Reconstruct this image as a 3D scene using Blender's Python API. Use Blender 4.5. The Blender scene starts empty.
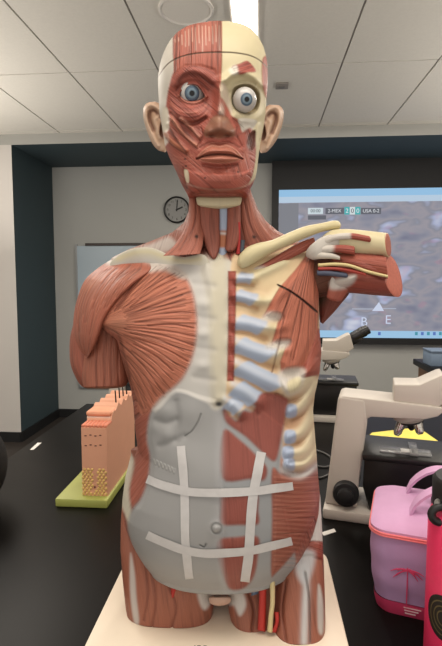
import bpy, bmesh, math, random
import numpy as np
from mathutils import Vector, Matrix
from mathutils.bvhtree import BVHTree
random.seed(7); np.random.seed(7)
PI = math.pi
# ------------------------------------------------------------------ scene, camera
SC = bpy.context.scene
COL = SC.collection
F = 485.0; CX, CY = 221.0, 323.0
TABLE = 0.91; PLATE_T = 0.032
ZC = TABLE + PLATE_T + 0.497            # eye height
PITCH = math.radians(4.7); YAW = math.radians(4.6)
cp, sp_ = math.cos(PITCH), math.sin(PITCH)
cy_, sy_ = math.cos(YAW), math.sin(YAW)

def ray(px, py):
    """direction of a sight line in the torso's own axes (x right, y away, z up)"""
    a = (np.asarray(px, float) - CX) / F; b = (CY - np.asarray(py, float)) / F
    a, b = np.broadcast_arrays(a, b)
    return a, cp + b * sp_, -sp_ + b * cp
def U(px, py, d):
    a, y, z = ray(px, py); k = np.asarray(d, float) / y
    return np.stack(np.broadcast_arrays(a * k, y * k, ZC + z * k), -1)
def chart(P):
    x, y, z = P[..., 0], P[..., 1], P[..., 2] - ZC
    fw = y * cp - z * sp_; up = y * sp_ + z * cp
    return CX + F * x / fw, CY - F * up / fw
def L2W(v):
    return Vector((v[0] * cy_ - v[1] * sy_, v[0] * sy_ + v[1] * cy_, v[2]))
def Wd(px, py):
    a, y, z = ray(px, py)
    return np.array([float(a) * cy_ - float(y) * sy_, float(a) * sy_ + float(y) * cy_, float(z)])
def WZ(px, py, Z):
    d = Wd(px, py); k = (Z - ZC) / d[2]; return Vector((d[0] * k, d[1] * k, Z))
def WY(px, py, Y):
    d = Wd(px, py); k = Y / d[1]; return Vector((d[0] * k, Y, ZC + d[2] * k))
def WX(px, py, X):
    d = Wd(px, py); k = X / d[0]; return Vector((X, d[1] * k, ZC + d[2] * k))

# ------------------------------------------------------------------ colour, materials
def lin(c):
    out = []
    for v in c[:3]:
        v = v / 255.0
        out.append(v / 12.92 if v <= 0.04045 else ((v + 0.055) / 1.055) ** 2.4)
    return tuple(out)
PAINT_K = 0.80; PAINT_D = 0.12
def plin(c):
    """paint of the model: a little greyer and darker than the raw swatches"""
    r = np.array(lin(c)); g = r @ np.array([.3, .6, .1]); r = (r * (1 - PAINT_D) + g * PAINT_D) * PAINT_K
    red = min(1, max(0, ((r[0] - r[1]) / r[0] - .38) / .2)); return r * (1 - red + red * np.array([.88, .795, .74]))
MATS = {}
def mat(name, rgb, rough=0.5, metal=0.0, noise=0.0, nscale=20.0, bump=0.0, emit=None, estr=0.0, alpha=1.0, trans=0.0, spec=0.5, coat=0.0):
    if name in MATS: return MATS[name]
    m = bpy.data.materials.new(name); m.use_nodes = True
    nt = m.node_tree; b = nt.nodes['Principled BSDF']
    c = (*lin(rgb), 1)
    b.inputs['Base Color'].default_value = c
    b.inputs['Roughness'].default_value = rough
    b.inputs['Metallic'].default_value = metal
    b.inputs['Specular IOR Level'].default_value = spec
    b.inputs['Coat Weight'].default_value = coat
    b.inputs['Alpha'].default_value = alpha
    b.inputs['Transmission Weight'].default_value = trans
    if emit:
        b.inputs['Emission Color'].default_value = (*lin(emit), 1); b.inputs['Emission Strength'].default_value = estr
    if noise or bump:
        tc = nt.nodes.new('ShaderNodeTexCoord'); n = nt.nodes.new('ShaderNodeTexNoise')
        n.inputs['Scale'].default_value = nscale; n.inputs['Detail'].default_value = 4
        nt.links.new(tc.outputs['Object'], n.inputs['Vector'])
        if noise:
            mx = nt.nodes.new('ShaderNodeMix'); mx.data_type = 'RGBA'; mx.blend_type = 'MIX'
            mx.inputs['A'].default_value = tuple(v * (1 - noise) for v in c[:3]) + (1,)
            mx.inputs['B'].default_value = tuple(min(1, v * (1 + noise)) for v in c[:3]) + (1,)
            nt.links.new(n.outputs['Fac'], mx.inputs['Factor']); nt.links.new(mx.outputs['Result'], b.inputs['Base Color'])
        if bump:
            bp = nt.nodes.new('ShaderNodeBump'); bp.inputs['Strength'].default_value = bump; bp.inputs['Distance'].default_value = 0.002
            nt.links.new(n.outputs['Fac'], bp.inputs['Height']); nt.links.new(bp.outputs['Normal'], b.inputs['Normal'])
    MATS[name] = m
    return m

def anatomy_material():
    """painted plastic: colour from the model's paint attribute, strands run along the fibre attribute"""
    m = bpy.data.materials.new('painted_anatomy_plastic'); m.use_nodes = True
    nt = m.node_tree; N = nt.nodes; L = nt.links; b = N['Principled BSDF']
    b.inputs['Roughness'].default_value = 0.48; b.inputs['Specular IOR Level'].default_value = 0.35
    ca = N.new('ShaderNodeAttribute'); ca.attribute_name = 'paint'
    fa = N.new('ShaderNodeAttribute'); fa.attribute_name = 'fibre'
    sx = N.new('ShaderNodeSeparateXYZ'); L.new(fa.outputs['Vector'], sx.inputs[0])
    def strand(fx, fy, det):
        a = N.new('ShaderNodeMath'); a.operation = 'MULTIPLY'; a.inputs[1].default_value = fx; L.new(sx.outputs['X'], a.inputs[0])
        c = N.new('ShaderNodeMath'); c.operation = 'MULTIPLY'; c.inputs[1].default_value = fy; L.new(sx.outputs['Y'], c.inputs[0])
        cm = N.new('ShaderNodeCombineXYZ'); L.new(a.outputs[0], cm.inputs[0]); L.new(c.outputs[0], cm.inputs[1])
        n = N.new('ShaderNodeTexNoise'); n.inputs['Scale'].default_value = 1.0; n.inputs['Detail'].default_value = det; n.inputs['Roughness'].default_value = 0.6
        L.new(cm.outputs[0], n.inputs['Vector']); return n.outputs['Fac']
    n1 = strand(0.30, 0.012, 1.0); n2 = strand(0.80, 0.03, 2.0)
    def ramp(src, x0, x1, y0, y1):
        r = N.new('ShaderNodeMapRange'); r.inputs[1].default_value = x0; r.inputs[2].default_value = x1
        r.inputs[3].default_value = y0; r.inputs[4].default_value = y1; L.new(src, r.inputs[0]); return r.outputs[0]
    g1 = ramp(n1, 0.30, 0.47, 0.0, 1.0)          # dark thin furrows where the noise is low
    g2 = ramp(n2, 0.30, 0.70, 0.0, 1.0)
    ad = N.new('ShaderNodeMath'); ad.operation = 'MULTIPLY_ADD'; ad.inputs[1].default_value = 0.55; L.new(g2, ad.inputs[0])
    hm = N.new('ShaderNodeMath'); hm.operation = 'MULTIPLY'; hm.inputs[1].default_value = 0.75; L.new(g1, hm.inputs[0]); L.new(hm.outputs[0], ad.inputs[2])
    h = ad.outputs[0]                             # 0..1.3
    fac = ramp(h, 0.0, 1.3, 0.42, 1.22)
    mixf = N.new('ShaderNodeMix'); mixf.data_type = 'FLOAT'; mixf.inputs['A'].default_value = 1.0
    L.new(sx.outputs['Z'], mixf.inputs['Factor']); L.new(fac, mixf.inputs['B'])
    vm = N.new('ShaderNodeVectorMath'); vm.operation = 'SCALE'; L.new(ca.outputs['Color'], vm.inputs[0]); L.new(mixf.outputs['Result'], vm.inputs['Scale'])
    L.new(vm.outputs[0], b.inputs['Base Color'])
    bs = N.new('ShaderNodeMath'); bs.operation = 'MULTIPLY'; L.new(h, bs.inputs[0]); L.new(sx.outputs['Z'], bs.inputs[1])
    bp = N.new('ShaderNodeBump'); bp.inputs['Strength'].default_value = 0.6; bp.inputs['Distance'].default_value = 0.0020
    L.new(bs.outputs[0], bp.inputs['Height']); L.new(bp.outputs['Normal'], b.inputs['Normal'])
    return m

# ------------------------------------------------------------------ object helpers
def link(o, parent=None):
    COL.objects.link(o)
    if parent is not None: o.parent = parent
    return o
def tag(o, label=None, cat=None, group=None, kind=None):
    if label: o['label'] = label
    if cat: o['category'] = cat
    if group: o['group'] = group
    if kind: o['kind'] = kind
    return o
def empty(name, loc, rz=0.0, label=None, cat=None, group=None):
    e = bpy.data.objects.new(name, None); e.empty_display_size = 0.05
    e.location = loc; e.rotation_euler = (0, 0, rz); COL.objects.link(e)
    return tag(e, label, cat, group)
class MB:
    """collects shapes into one bmesh"""
    def __init__(s): s.bm = bmesh.new()
    def box(s, x0, x1, y0, y1, z0, z1, bev=0.0, seg=2, M=None):
        r = bmesh.ops.create_cube(s.bm, size=1.0); vs = r['verts']
        for v in vs:
            v.co = Vector(((x0 + x1) / 2 + v.co.x * (x1 - x0), (y0 + y1) / 2 + v.co.y * (y1 - y0), (z0 + z1) / 2 + v.co.z * (z1 - z0)))
        if bev > 0:
            es = list({e for v in vs for e in v.link_edges})
            g = bmesh.ops.bevel(s.bm, geom=es, offset=bev, segments=seg, affect='EDGES', profile=0.5); vs = g['verts']
        if M is not None: bmesh.ops.transform(s.bm, matrix=M, verts=list(set(vs)))
        return s
    def prism(s, pts, h0, h1, axis='y', bev=0.0, seg=2, M=None):
        """polygon pts (a,b) extruded along axis"""
        def mk(a, b, h): return {'y': (a, h, b), 'z': (a, b, h), 'x': (h, a, b)}[axis]
        A = [s.bm.verts.new(mk(a, b, h0)) for a, b in pts]; B = [s.bm.verts.new(mk(a, b, h1)) for a, b in pts]
        fs = [s.bm.faces.new(A), s.bm.faces.new(B[::-1])]
        n = len(pts)
        for i in range(n): fs.append(s.bm.faces.new((A[i], B[i], B[(i + 1) % n], A[(i + 1) % n])))
        bmesh.ops.recalc_face_normals(s.bm, faces=fs)
        vs = A + B
        if bev > 0:
            es = list({e for f in fs for e in f.edges})
            g = bmesh.ops.bevel(s.bm, geom=es, offset=bev, segments=seg, affect='EDGES', profile=0.5)
            vs = list({v for f in g['faces'] for v in f.verts} | {v for v in vs if v.is_valid})
        if M is not None: bmesh.ops.transform(s.bm, matrix=M, verts=vs)
        return s
    def tube(s, pts, rad, n=12, closed=False, caps=True):
        pts = [Vector(p) for p in pts]; m = len(pts)
        rads = rad if isinstance(rad, (list, tuple)) else [rad] * m
        rings = []; up = None
        for i, p in enumerate(pts):
            t = (pts[(i + 1) % m] - pts[i - 1]) if closed else (pts[min(i + 1, m - 1)] - pts[max(i - 1, 0)])
            t.normalize()
            if up is None: up = Vector((0, 0, 1)) if abs(t.z) < 0.9 else Vector((1, 0, 0))
            a = t.cross(up).normalized(); up = a.cross(t).normalized()
            rings.append([s.bm.verts.new(p + rads[i] * (math.cos(2 * PI * k / n) * a + math.sin(2 * PI * k / n) * up)) for k in range(n)])
        for i in range(m if closed else m - 1):
            A, B = rings[i], rings[(i + 1) % m]
            for k in range(n): s.bm.faces.new((A[k], A[(k + 1) % n], B[(k + 1) % n], B[k]))
        if caps and not closed:
            s.bm.faces.new(rings[0][::-1]); s.bm.faces.new(rings[-1])
        return s
    def lathe(s, prof, n=32, M=None):
        """prof: list of (radius, height) about z"""
        rings = []; vs = []
        for r, z in prof:
            if r < 1e-6: rings.append([s.bm.verts.new((0, 0, z))])
            else: rings.append([s.bm.verts.new((r * math.cos(2 * PI * k / n), r * math.sin(2 * PI * k / n), z)) for k in range(n)])
            vs += rings[-1]
        for A, B in zip(rings, rings[1:]):
            for k in range(n):
                a, b = A[k % len(A)], A[(k + 1) % len(A)]; c, d = B[(k + 1) % len(B)], B[k % len(B)]
                f = list(dict.fromkeys((a, b, c, d)))
                if len(f) > 2: s.bm.faces.new(f)
        for R in (rings[0], rings[-1]):
            if len(R) > 1: s.bm.faces.new(R)
        if M is not None: bmesh.ops.transform(s.bm, matrix=M, verts=vs)
        return s
    def build(s, name, m, parent=None, loc=None, smooth=True, angle=40):
        bmesh.ops.recalc_face_normals(s.bm, faces=s.bm.faces[:])
        me = bpy.data.meshes.new(name); s.bm.to_mesh(me); s.bm.free()
        me.materials.append(m)
        if smooth:
            me.polygons.foreach_set('use_smooth', [True] * len(me.polygons))
            try: me.set_sharp_from_angle(angle=math.radians(angle))
            except Exception: pass
        o = bpy.data.objects.new(name, me)
        if loc is not None: o.location = loc
        return link(o, parent)
def text_mesh(name, s, size, m, parent=None, loc=(0, 0, 0), rot=(0, 0, 0), ext=0.0005, align='CENTER'):
    cu = bpy.data.curves.new(name, 'FONT'); cu.body = s; cu.size = size; cu.extrude = ext; cu.align_x = align; cu.align_y = 'CENTER'
    t = bpy.data.objects.new(name + '_tmp', cu); COL.objects.link(t)
    bpy.context.view_layer.update()
    me = bpy.data.meshes.new_from_object(t.evaluated_get(bpy.context.evaluated_depsgraph_get()))
    bpy.data.objects.remove(t); me.materials.clear(); me.materials.append(m)
    o = bpy.data.objects.new(name, me); o.location = loc; o.rotation_euler = rot
    return link(o, parent)

# ------------------------------------------------------------------ curves and regions in the figure's chart
def cr(pts, n, closed=False):
    P = np.asarray(pts, float); m = len(P)
    if m == 2 and not closed: return P[0] + (P[1] - P[0]) * np.linspace(0, 1, n)[:, None]
    t = np.linspace(0, m if closed else m - 1, n, endpoint=not closed)
    i = np.minimum(t.astype(int), m - 1 if closed else m - 2); f = (t - i)[:, None]
    if closed: g = lambda k: P[k % m]
    else:
        def g(k):
            kk = np.clip(k, 0, m - 1); out = P[kk].copy()
            lo = k < 0; hi = k > m - 1
            out[lo] = 2 * P[0] - P[1]; out[hi] = 2 * P[-1] - P[-2]; return out
    a, b, c, d = g(i - 1), g(i), g(i + 1), g(i + 2)
    return 0.5 * ((2 * b) + (-a + c) * f + (2 * a - 5 * b + 4 * c - d) * f ** 2 + (-a + 3 * b - 3 * c + d) * f ** 3)
def sm(x, a, b):
    t = np.clip((x - a) / (b - a), 0, 1); return t * t * (3 - 2 * t)
def segdist(u, v, P, closed):
    best = np.full(u.shape, 1e9)
    n = len(P); rng = range(n) if closed else range(n - 1)
    for i in rng:
        a, b = P[i], P[(i + 1) % n]; d = b - a; l2 = d @ d + 1e-12
        t = np.clip(((u - a[0]) * d[0] + (v - a[1]) * d[1]) / l2, 0, 1)
        q = (u - a[0] - t * d[0]) ** 2 + (v - a[1] - t * d[1]) ** 2
        np.minimum(best, q, out=best)
    return np.sqrt(best)
def inside(u, v, P):
    c = np.zeros(u.shape, bool); n = len(P)
    for i in range(n):
        a, b = P[i], P[(i + 1) % n]
        if a[1] == b[1]: continue
        k = ((a[1] > v) != (b[1] > v)) & (u < (b[0] - a[0]) * (v - a[1]) / (b[1] - a[1]) + a[0])
        c ^= k
    return c
def fan(cx, cy, R=60.0):
    return lambda u, v: (np.arctan2(v - cy, u - cx) * R, np.hypot(u - cx, v - cy))
def par(deg):
    a = math.radians(deg); ca, sa = math.cos(a), math.sin(a)      # strands run along this screenward direction (0 = across, 90 = down)
    return lambda u, v: (-(u * sa) + v * ca, u * ca + v * sa)

class Surf:
    def __init__(s, base, shape, front, fade):
        s.P = base; s.shape = shape; n = len(base)
        s.U, s.V = chart(base); s.D = np.zeros(n); s.front = front; s.fade = fade
        s.C = np.zeros((n, 3)); s.Fb = np.zeros((n, 3)); s.ID = np.zeros(n, int)
    def fill(s, rgb, fib=None, amt=0.0, id=None):
        s.C[:] = plin(rgb)
        if fib: s.Fb[:, 0], s.Fb[:, 1] = fib(s.U, s.V)
        s.Fb[:, 2] = amt
        if id is not None: s.ID[:] = id
    def _near(s, P, pad):
        lo, hi = P.min(0) - pad, P.max(0) + pad
        return np.where(s.front & (s.U > lo[0]) & (s.U < hi[0]) & (s.V > lo[1]) & (s.V < hi[1]))[0]
    def sd(s, P, idx):
        d = segdist(s.U[idx], s.V[idx], P, True); return np.where(inside(s.U[idx], s.V[idx], P), d, -d)
    def region(s, poly, rgb=None, id=None, T=0.0, w=4.0, soft=1.0, fib=None, amt=None, smooth=True, op=1.0):
        P = cr(poly, len(poly) * 5, True) if smooth else np.asarray(poly, float)
        ix = s._near(P, soft + 1)
        if not len(ix): return
        d = s.sd(P, ix); k = sm(d, -soft, soft) * op
        if rgb is not None: s.C[ix] = s.C[ix] * (1 - k[:, None]) + np.array(plin(rgb)) * k[:, None]
        if fib is not None:
            a, b = fib(s.U[ix], s.V[ix]); on = d > 0
            s.Fb[ix[on], 0] = a[on] + poly[0][0] * 13.7; s.Fb[ix[on], 1] = b[on]
        if amt is not None: s.Fb[ix, 2] = s.Fb[ix, 2] * (1 - k) + amt * k
        if id is not None: s.ID[ix[d > 0]] = id
        if T: s.D[ix] += T * sm(d, 0, w)
    def line(s, pts, width, rgb=None, T=0.0, op=1.0, n=None, amt=None, id=None):
        P = cr(pts, n or len(pts) * 6) if len(pts) > 2 else np.asarray(pts, float)
        ix = s._near(P, width * 1.6)
        if not len(ix): return
        d = segdist(s.U[ix], s.V[ix], P, False); k = np.exp(-(d / (width * 0.5)) ** 2)
        if rgb is not None:
            kk = (k * op)[:, None]; s.C[ix] = s.C[ix] * (1 - kk) + np.array(plin(rgb)) * kk
        if amt is not None: s.Fb[ix, 2] = s.Fb[ix, 2] * (1 - k) + amt * k
        if id is not None: s.ID[ix[d < width * 0.5]] = id
        if T: s.D[ix] += T * k
    def bump(s, u, v, su, sv, T, rot=0.0):
        a = math.radians(rot); du, dv = s.U - u, s.V - v
        x = du * math.cos(a) + dv * math.sin(a); y = -du * math.sin(a) + dv * math.cos(a)
        s.D += T * np.exp(-(x / su) ** 2 - (y / sv) ** 2) * s.front
    def spot(s, u, v, su, sv, rgb, op=1.0, rot=0.0, amt=None):
        a = math.radians(rot); du, dv = s.U - u, s.V - v
        x = du * math.cos(a) + dv * math.sin(a); y = -du * math.sin(a) + dv * math.cos(a)
        k = (np.exp(-((x / su) ** 2 + (y / sv) ** 2) ** 1.5) * s.front * op)
        s.C = s.C * (1 - k[:, None]) + np.array(plin(rgb)) * k[:, None]
        if amt is not None: s.Fb[:, 2] = s.Fb[:, 2] * (1 - k) + amt * k
    def finish(s):
        """push the relief out along the sight line, then normals"""
        d = s.P[:, 1]; k = 1 - s.D * s.fade / d
        eye = np.array([0, 0, ZC]); s.Q = eye + (s.P - eye) * k[:, None]
        nr, nc = s.shape; G = s.Q.reshape(nr, nc, 3)
        dj = np.roll(G, -1, 1) - np.roll(G, 1, 1)
        di = np.empty_like(G); di[1:-1] = G[2:] - G[:-2]; di[0] = G[1] - G[0]; di[-1] = G[-1] - G[-2]
        n = np.cross(di, dj); n /= np.linalg.norm(n, axis=-1, keepdims=True) + 1e-12
        i0 = np.arange(nr - 1)[:, None] * nc; j = np.arange(nc)[None]; j1 = (j + 1) % nc
        quads = np.stack([i0 + j, i0 + nc + j, i0 + nc + j1, i0 + j1], -1).reshape(-1, 4)
        s.quads = quads; s.N = n.reshape(-1, 3)
        return s

def raw_mesh(name, Q, quads, C, Fb, mat_, Nrm=None, extra=()):
    me = bpy.data.meshes.new(name)
    nf = len(quads); tot = nf * 4 + sum(len(e) for e in extra)
    me.vertices.add(len(Q)); me.vertices.foreach_set('co', Q.astype(np.float32).ravel())
    loops = list(quads.ravel()) + [k for e in extra for k in e]
    starts = list(range(0, nf * 4, 4)); p = nf * 4
    for e in extra: starts.append(p); p += len(e)
    me.loops.add(tot); me.loops.foreach_set('vertex_index', loops)
    me.polygons.add(nf + len(extra)); me.polygons.foreach_set('loop_start', starts)
    me.update(calc_edges=True); me.validate()
    a = me.attributes.new('paint', 'FLOAT_COLOR', 'POINT')
    a.data.foreach_set('color', np.concatenate([C, np.ones((len(C), 1))], 1).astype(np.float32).ravel())
    f = me.attributes.new('fibre', 'FLOAT_VECTOR', 'POINT'); f.data.foreach_set('vector', Fb.astype(np.float32).ravel())
    me.polygons.foreach_set('use_smooth', [True] * len(me.polygons))
    me.materials.append(mat_)
    if Nrm is not None:
        try: me.normals_split_custom_set_from_vertices(Nrm.astype(np.float32).tolist())
        except Exception as ex: print('normals', ex)
    return me
# ------------------------------------------------------------------ lofted bodies
def _grid(nf, nb):
    s1 = np.sin(np.linspace(-PI / 2, PI / 2, nf)); s2 = np.sin(np.linspace(PI / 2, -PI / 2, nb + 2))[1:-1]
    return np.concatenate([s1, s2]), np.concatenate([np.ones(nf, bool), np.zeros(nb, bool)])
def level_loft(front, Ls, Rs, dL, dR, back, nrow, nf, nb=30, p=2.0, captop=None, capbot=None, silsm=2.0):
    """level cross-sections: FRONT gives the profile seen down the middle, LS and RS the two outlines"""
    f = cr(front, nrow); v, d = f[:, 0], f[:, 1]
    z = U(np.full(nrow, CX), v, d)[:, 2]
    key = lambda q: (np.interp(v, [a for a, _ in q], [b for _, b in q]) if isinstance(q, (list, tuple)) else np.full(nrow, float(q)))
    DL, DR, BK, PP = key(dL), key(dR), key(back), key(p)
    def side(S, dd):
        zz = z - ZC; fw = dd * cp - zz * sp_; up = dd * sp_ + zz * cp; vv = CY - F * up / fw
        S = np.asarray(S, float); S = S[np.argsort(S[:, 1])]
        fine = np.linspace(S[0, 1], S[-1, 1], 600); uu = np.interp(fine, S[:, 1], S[:, 0])
        if silsm:
            w = max(1, int(silsm / (fine[1] - fine[0]))); k = np.hanning(2 * w + 3); k /= k.sum()
            pad = np.concatenate([np.full(len(k) // 2, uu[0]), uu, np.full(len(k) // 2, uu[-1])]); uu = np.convolve(pad, k, 'valid')[:600]
        return (np.interp(vv, fine, uu) - CX) / F * fw
    xL, xR = side(Ls, DL), side(Rs, DR)
    s, fr = _grid(nf, nb); t = (s + 1) / 2
    X = xL[:, None] + (xR - xL)[:, None] * t[None]
    M = DL[:, None] + (DR - DL)[:, None] * t[None]
    mid = (DL + DR)[:, None] / 2
    a = np.abs(s)[None]
    Pp = PP[:, None]
    yf = M - (mid - d[:, None]) * np.maximum(0, 1 - a ** Pp) ** (1 / Pp)
    yb = M + (BK[:, None] - mid) * np.sqrt(np.maximum(0, 1 - a ** 2))
    Y = np.where(fr[None], yf, yb); Z = np.repeat(z[:, None], len(s), 1)
    G = np.stack([X, Y, Z], -1)
    def caps(ring, spec):
        c = ring.mean(0); return [c + (ring - c) * np.array([k, k, 1]) + np.array([0, 0, dz]) for k, dz in spec]
    rows = list(G)
    if captop: rows = caps(G[0], captop)[::-1] + rows
    if capbot: rows = rows + caps(G[-1], capbot)
    G = np.array(rows); nr = len(G)
    fade = np.tile(1 - np.abs(s) ** 8, nr)
    S = Surf(G.reshape(-1, 3), (nr, len(s)), np.tile(fr, nr), fade); S.s = np.tile(s, nr); return S
def chart_loft(Lp, Rp, dc, tf, tb, nrow=60, nf=30, nb=14, p=2.0, ca=0.0, cb=0.0, lean=0.0):
    """a limb or strip between two outlines; dc its depth along the way, tf/tb half thickness before and behind, ca/cb rounded ends"""
    t = np.linspace(0, 1, nrow)
    if ca or cb: t = 0.5 - 0.5 * np.cos(PI * t) if (ca and cb) else (1 - np.cos(PI / 2 * t) if ca else np.sin(PI / 2 * t))
    def samp(P):
        D = cr(P, 400); q = np.linspace(0, 1, 400); return np.stack([np.interp(t, q, D[:, 0]), np.interp(t, q, D[:, 1])], -1)
    A, B = samp(Lp), samp(Rp)
    def key(q):
        if np.isscalar(q): return np.full(nrow, float(q))
        q = np.asarray(q, float); x = cr(np.stack([np.linspace(0, 1, len(q)), q], -1), 200) if len(q) > 2 else np.stack([np.linspace(0, 1, 2), q], -1)
        return np.interp(t, x[:, 0], x[:, 1])
    if isinstance(dc, tuple): dl, dr = key(dc[0]), key(dc[1])
    else: dl = dr = key(dc)
    TF, TB, LE = key(tf), key(tb), key(lean)
    k = np.ones(nrow)
    if ca: k = np.minimum(k, np.sqrt(np.maximum(1e-4, 1 - np.clip((ca - t) / ca, 0, 1) ** 2)))
    if cb: k = np.minimum(k, np.sqrt(np.maximum(1e-4, 1 - np.clip((t - 1 + cb) / cb, 0, 1) ** 2)))
    mid, half = (A + B) / 2, (B - A) / 2
    s, fr = _grid(nf, nb)
    uv = mid[:, None] + (half * k[:, None])[:, None] * s[None, :, None]
    prof = np.maximum(0, 1 - np.abs(s) ** p) ** (1 / p)
    sg = np.where(fr, -1, 1)
    tang = np.gradient(mid, axis=0); tang /= np.linalg.norm(tang, axis=1, keepdims=True) + 1e-9
    uv = uv + tang[:, None] * (LE[:, None] * (sg * prof)[None])[..., None]
    th = np.where(fr[None], TF[:, None], TB[:, None]) * k[:, None]
    d = dl[:, None] + (dr - dl)[:, None] * (s[None] + 1) / 2 + sg[None] * prof[None] * th
    G = U(uv[..., 0], uv[..., 1], d)
    fade = np.tile(1 - np.abs(s) ** 8, nrow)
    S = Surf(G.reshape(-1, 3), (nrow, len(s)), np.tile(fr, nrow), fade)
    S.s = np.tile(s, nrow); S.t = np.repeat(t, len(s)); S.tang = tang
    S.w = np.linalg.norm(half, axis=1)
    return S
def along(S, k=1.0):
    """strands that follow the limb"""
    nr, nc = S.shape
    G = S.P.reshape(nr, nc, 3); ln = np.concatenate([[0], np.cumsum(np.linalg.norm(np.diff(G.mean(1), axis=0), axis=1))]) * 650
    wid = np.mean(S.w) if hasattr(S, 'w') else 20
    ang = np.arcsin(np.clip(S.s, -1, 1)) * wid * k
    ang = np.where(S.front, ang, 3 * wid - ang)
    return lambda u, v: (ang, np.repeat(ln, nc))

# ------------------------------------------------------------------ turning a painted surface into parts
BODY = []                                    # (points, quads) already built, for draping strips
def emit(S, names, parent, default=0, bvh=True, ends=True):
    """one mesh per painted region: names = {id: (name, parent or None, label)}"""
    S.finish(); Q = S.Q - ORG
    nr, nc = S.shape
    out = {}
    if bvh: BODY.append((S.Q.copy(), S.quads.copy()))
    fid = S.ID[S.quads]
    fid = np.where(fid[:, 0] == fid[:, 2], fid[:, 0], np.maximum(fid[:, 1], fid[:, 3]))
    for i in names:
        nm, par_, lab = names[i]
        q = S.quads[fid == i]
        if not len(q): print('EMPTY part', nm, i); continue
        used = np.unique(q); mp = np.full(len(Q), -1); mp[used] = np.arange(len(used))
        extra = []
        if ends and i == default:
            r0 = list(range(nc)); r1 = [(nr - 1) * nc + k for k in range(nc)][::-1]
            for r in (r0, r1):
                if all(mp[k] >= 0 for k in r): extra.append([int(mp[k]) for k in r])
        me = raw_mesh(nm, Q[used], mp[q], S.C[used], S.Fb[used], ANAT, None if extra else S.N[used], extra)
        o = bpy.data.objects.new(nm, me)
        if lab: o['label'] = lab
        out[i] = o
    for i, o in out.items():
        pr = names[i][1]
        link(o, parent if pr is None else (out[pr] if isinstance(pr, int) else pr))
    return out
def solid(S, name, parent, label=None, bvh=True):
    S.ID[:] = 0
    return emit(S, {0: (name, None, label)}, parent, 0, bvh)[0]
def body_tree():
    vs, fs, o = [], [], 0
    for Q, q in BODY: vs.append(Q); fs.append(q + o); o += len(Q)
    V = np.concatenate(vs); Fc = np.concatenate(fs)
    return BVHTree.FromPolygons(V.tolist(), Fc.tolist())
def drape(tree, pu, pv, fallback=0.66):
    out = np.full(len(pu), np.nan)
    eye = Vector((0, 0, ZC))
    a, y, z = ray(pu, pv)
    for i in range(len(pu)):
        h = tree.ray_cast(eye, Vector((float(a[i]), float(y[i]), float(z[i]))).normalized())
        if h[0] is not None: out[i] = h[0].y
    bad = np.isnan(out)
    if bad.any(): out[bad] = np.interp(np.where(bad)[0], np.where(~bad)[0], out[~bad]) if (~bad).any() else fallback
    return out

MUS = (186, 112, 94); MUS2 = (172, 100, 84); MUSD = (96, 46, 38); BONE = (224, 210, 168); TEND = (212, 206, 200)
GREY = (166, 166, 166); BLUE = (172, 188, 214); MEMB = (226, 194, 148); RECT = (166, 90, 80)
# ================================================================== CAMERA
cam = bpy.data.cameras.new('camera'); cam.sensor_fit = 'VERTICAL'; cam.sensor_height = 24.0; cam.lens = 24.0 * F / 646.0
co = bpy.data.objects.new('camera', cam); co.location = (0, 0, ZC); co.rotation_euler = (PI / 2 - PITCH, 0, YAW); COL.objects.link(co); SC.camera = co
SC.view_settings.view_transform = 'Standard'; SC.view_settings.look = 'None'; SC.view_settings.gamma = 1.0; SC.view_settings.use_curve_mapping = False
SC.view_settings.exposure = 0.0
w = bpy.data.worlds.new('room_light'); SC.world = w; w.use_nodes = True
w.node_tree.nodes['Background'].inputs[0].default_value = (*lin((255, 246, 234)), 1); w.node_tree.nodes['Background'].inputs[1].default_value = 0.95
def area(name, loc, sx, sy, power, rgb=(255, 246, 234), rot=(0, 0, 0)):
    l = bpy.data.lights.new(name, 'AREA'); l.shape = 'RECTANGLE'; l.size = sx; l.size_y = sy; l.energy = power; l.color = lin(rgb)
    o = bpy.data.objects.new(name, l); o.location = loc; o.rotation_euler = rot; COL.objects.link(o); return o
# ================================================================== ROOM SHELL
CEIL = ZC + 1.405; YF = 4.55; YB = 5.46; XJ = -2.364; XL = -4.2; XR = 4.2; YK = -0.6; FL = -0.14; SOF = ZC + 1.308
def struct(name, mb, m, **k):
    o = mb.build(name, m, None, smooth=False, **k); o['kind'] = 'structure'; return o
m_floor = mat('floor_dark_vinyl', (52, 46, 42), .5, noise=.25, nscale=3)
m_white = mat('wall_warm_white', (202, 198, 194), .8, noise=.03, nscale=2)
m_grey = mat('wall_grey', (172, 173, 170), .8, noise=.04, nscale=1.5)
m_teal = mat('wall_teal', (50, 66, 72), .7, noise=.05, nscale=3)
m_ceil = mat('ceiling_tile_white', (228, 225, 217), .95, noise=.05, nscale=60, bump=.15)
m_bar = mat('ceiling_grid_metal', (150, 146, 142), .6)
m_base = mat('baseboard_black', (24, 24, 26), .5)
struct('floor', MB().box(XL, XR, YK, YB + .3, FL - .05, FL), m_floor)
x0 = WZ(65, 68, CEIL).x; yl = WZ(200, 68, CEIL).y
bt = MB(); bb = MB()
xs = [x0 + .6 * k for k in range(-6, 8) ]; ys = [yl + 1.2 * k for k in range(-3, 2)]
for i in range(len(xs) - 1):
    for j in range(len(ys)):
        if ys[j] + .02 > YF: continue
        bt.box(xs[i] + .006, xs[i + 1] - .006, ys[j] + .006, min(ys[j] + 1.2, YF + .02) - .006, CEIL, CEIL + .02)
struct('ceiling', bt, m_ceil)
struct('trim_1', MB().box(XL, XR, YK, YF, CEIL + .008, CEIL + .03), m_bar)
struct('wall_left', MB().box(XL, XJ, YF, YF + .004, FL, SOF), m_white)
struct('wall_header', MB().box(XL, XR, YF, YF + .004, SOF, CEIL + .02), mat('header_grey', (168, 168, 164), .8))
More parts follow.
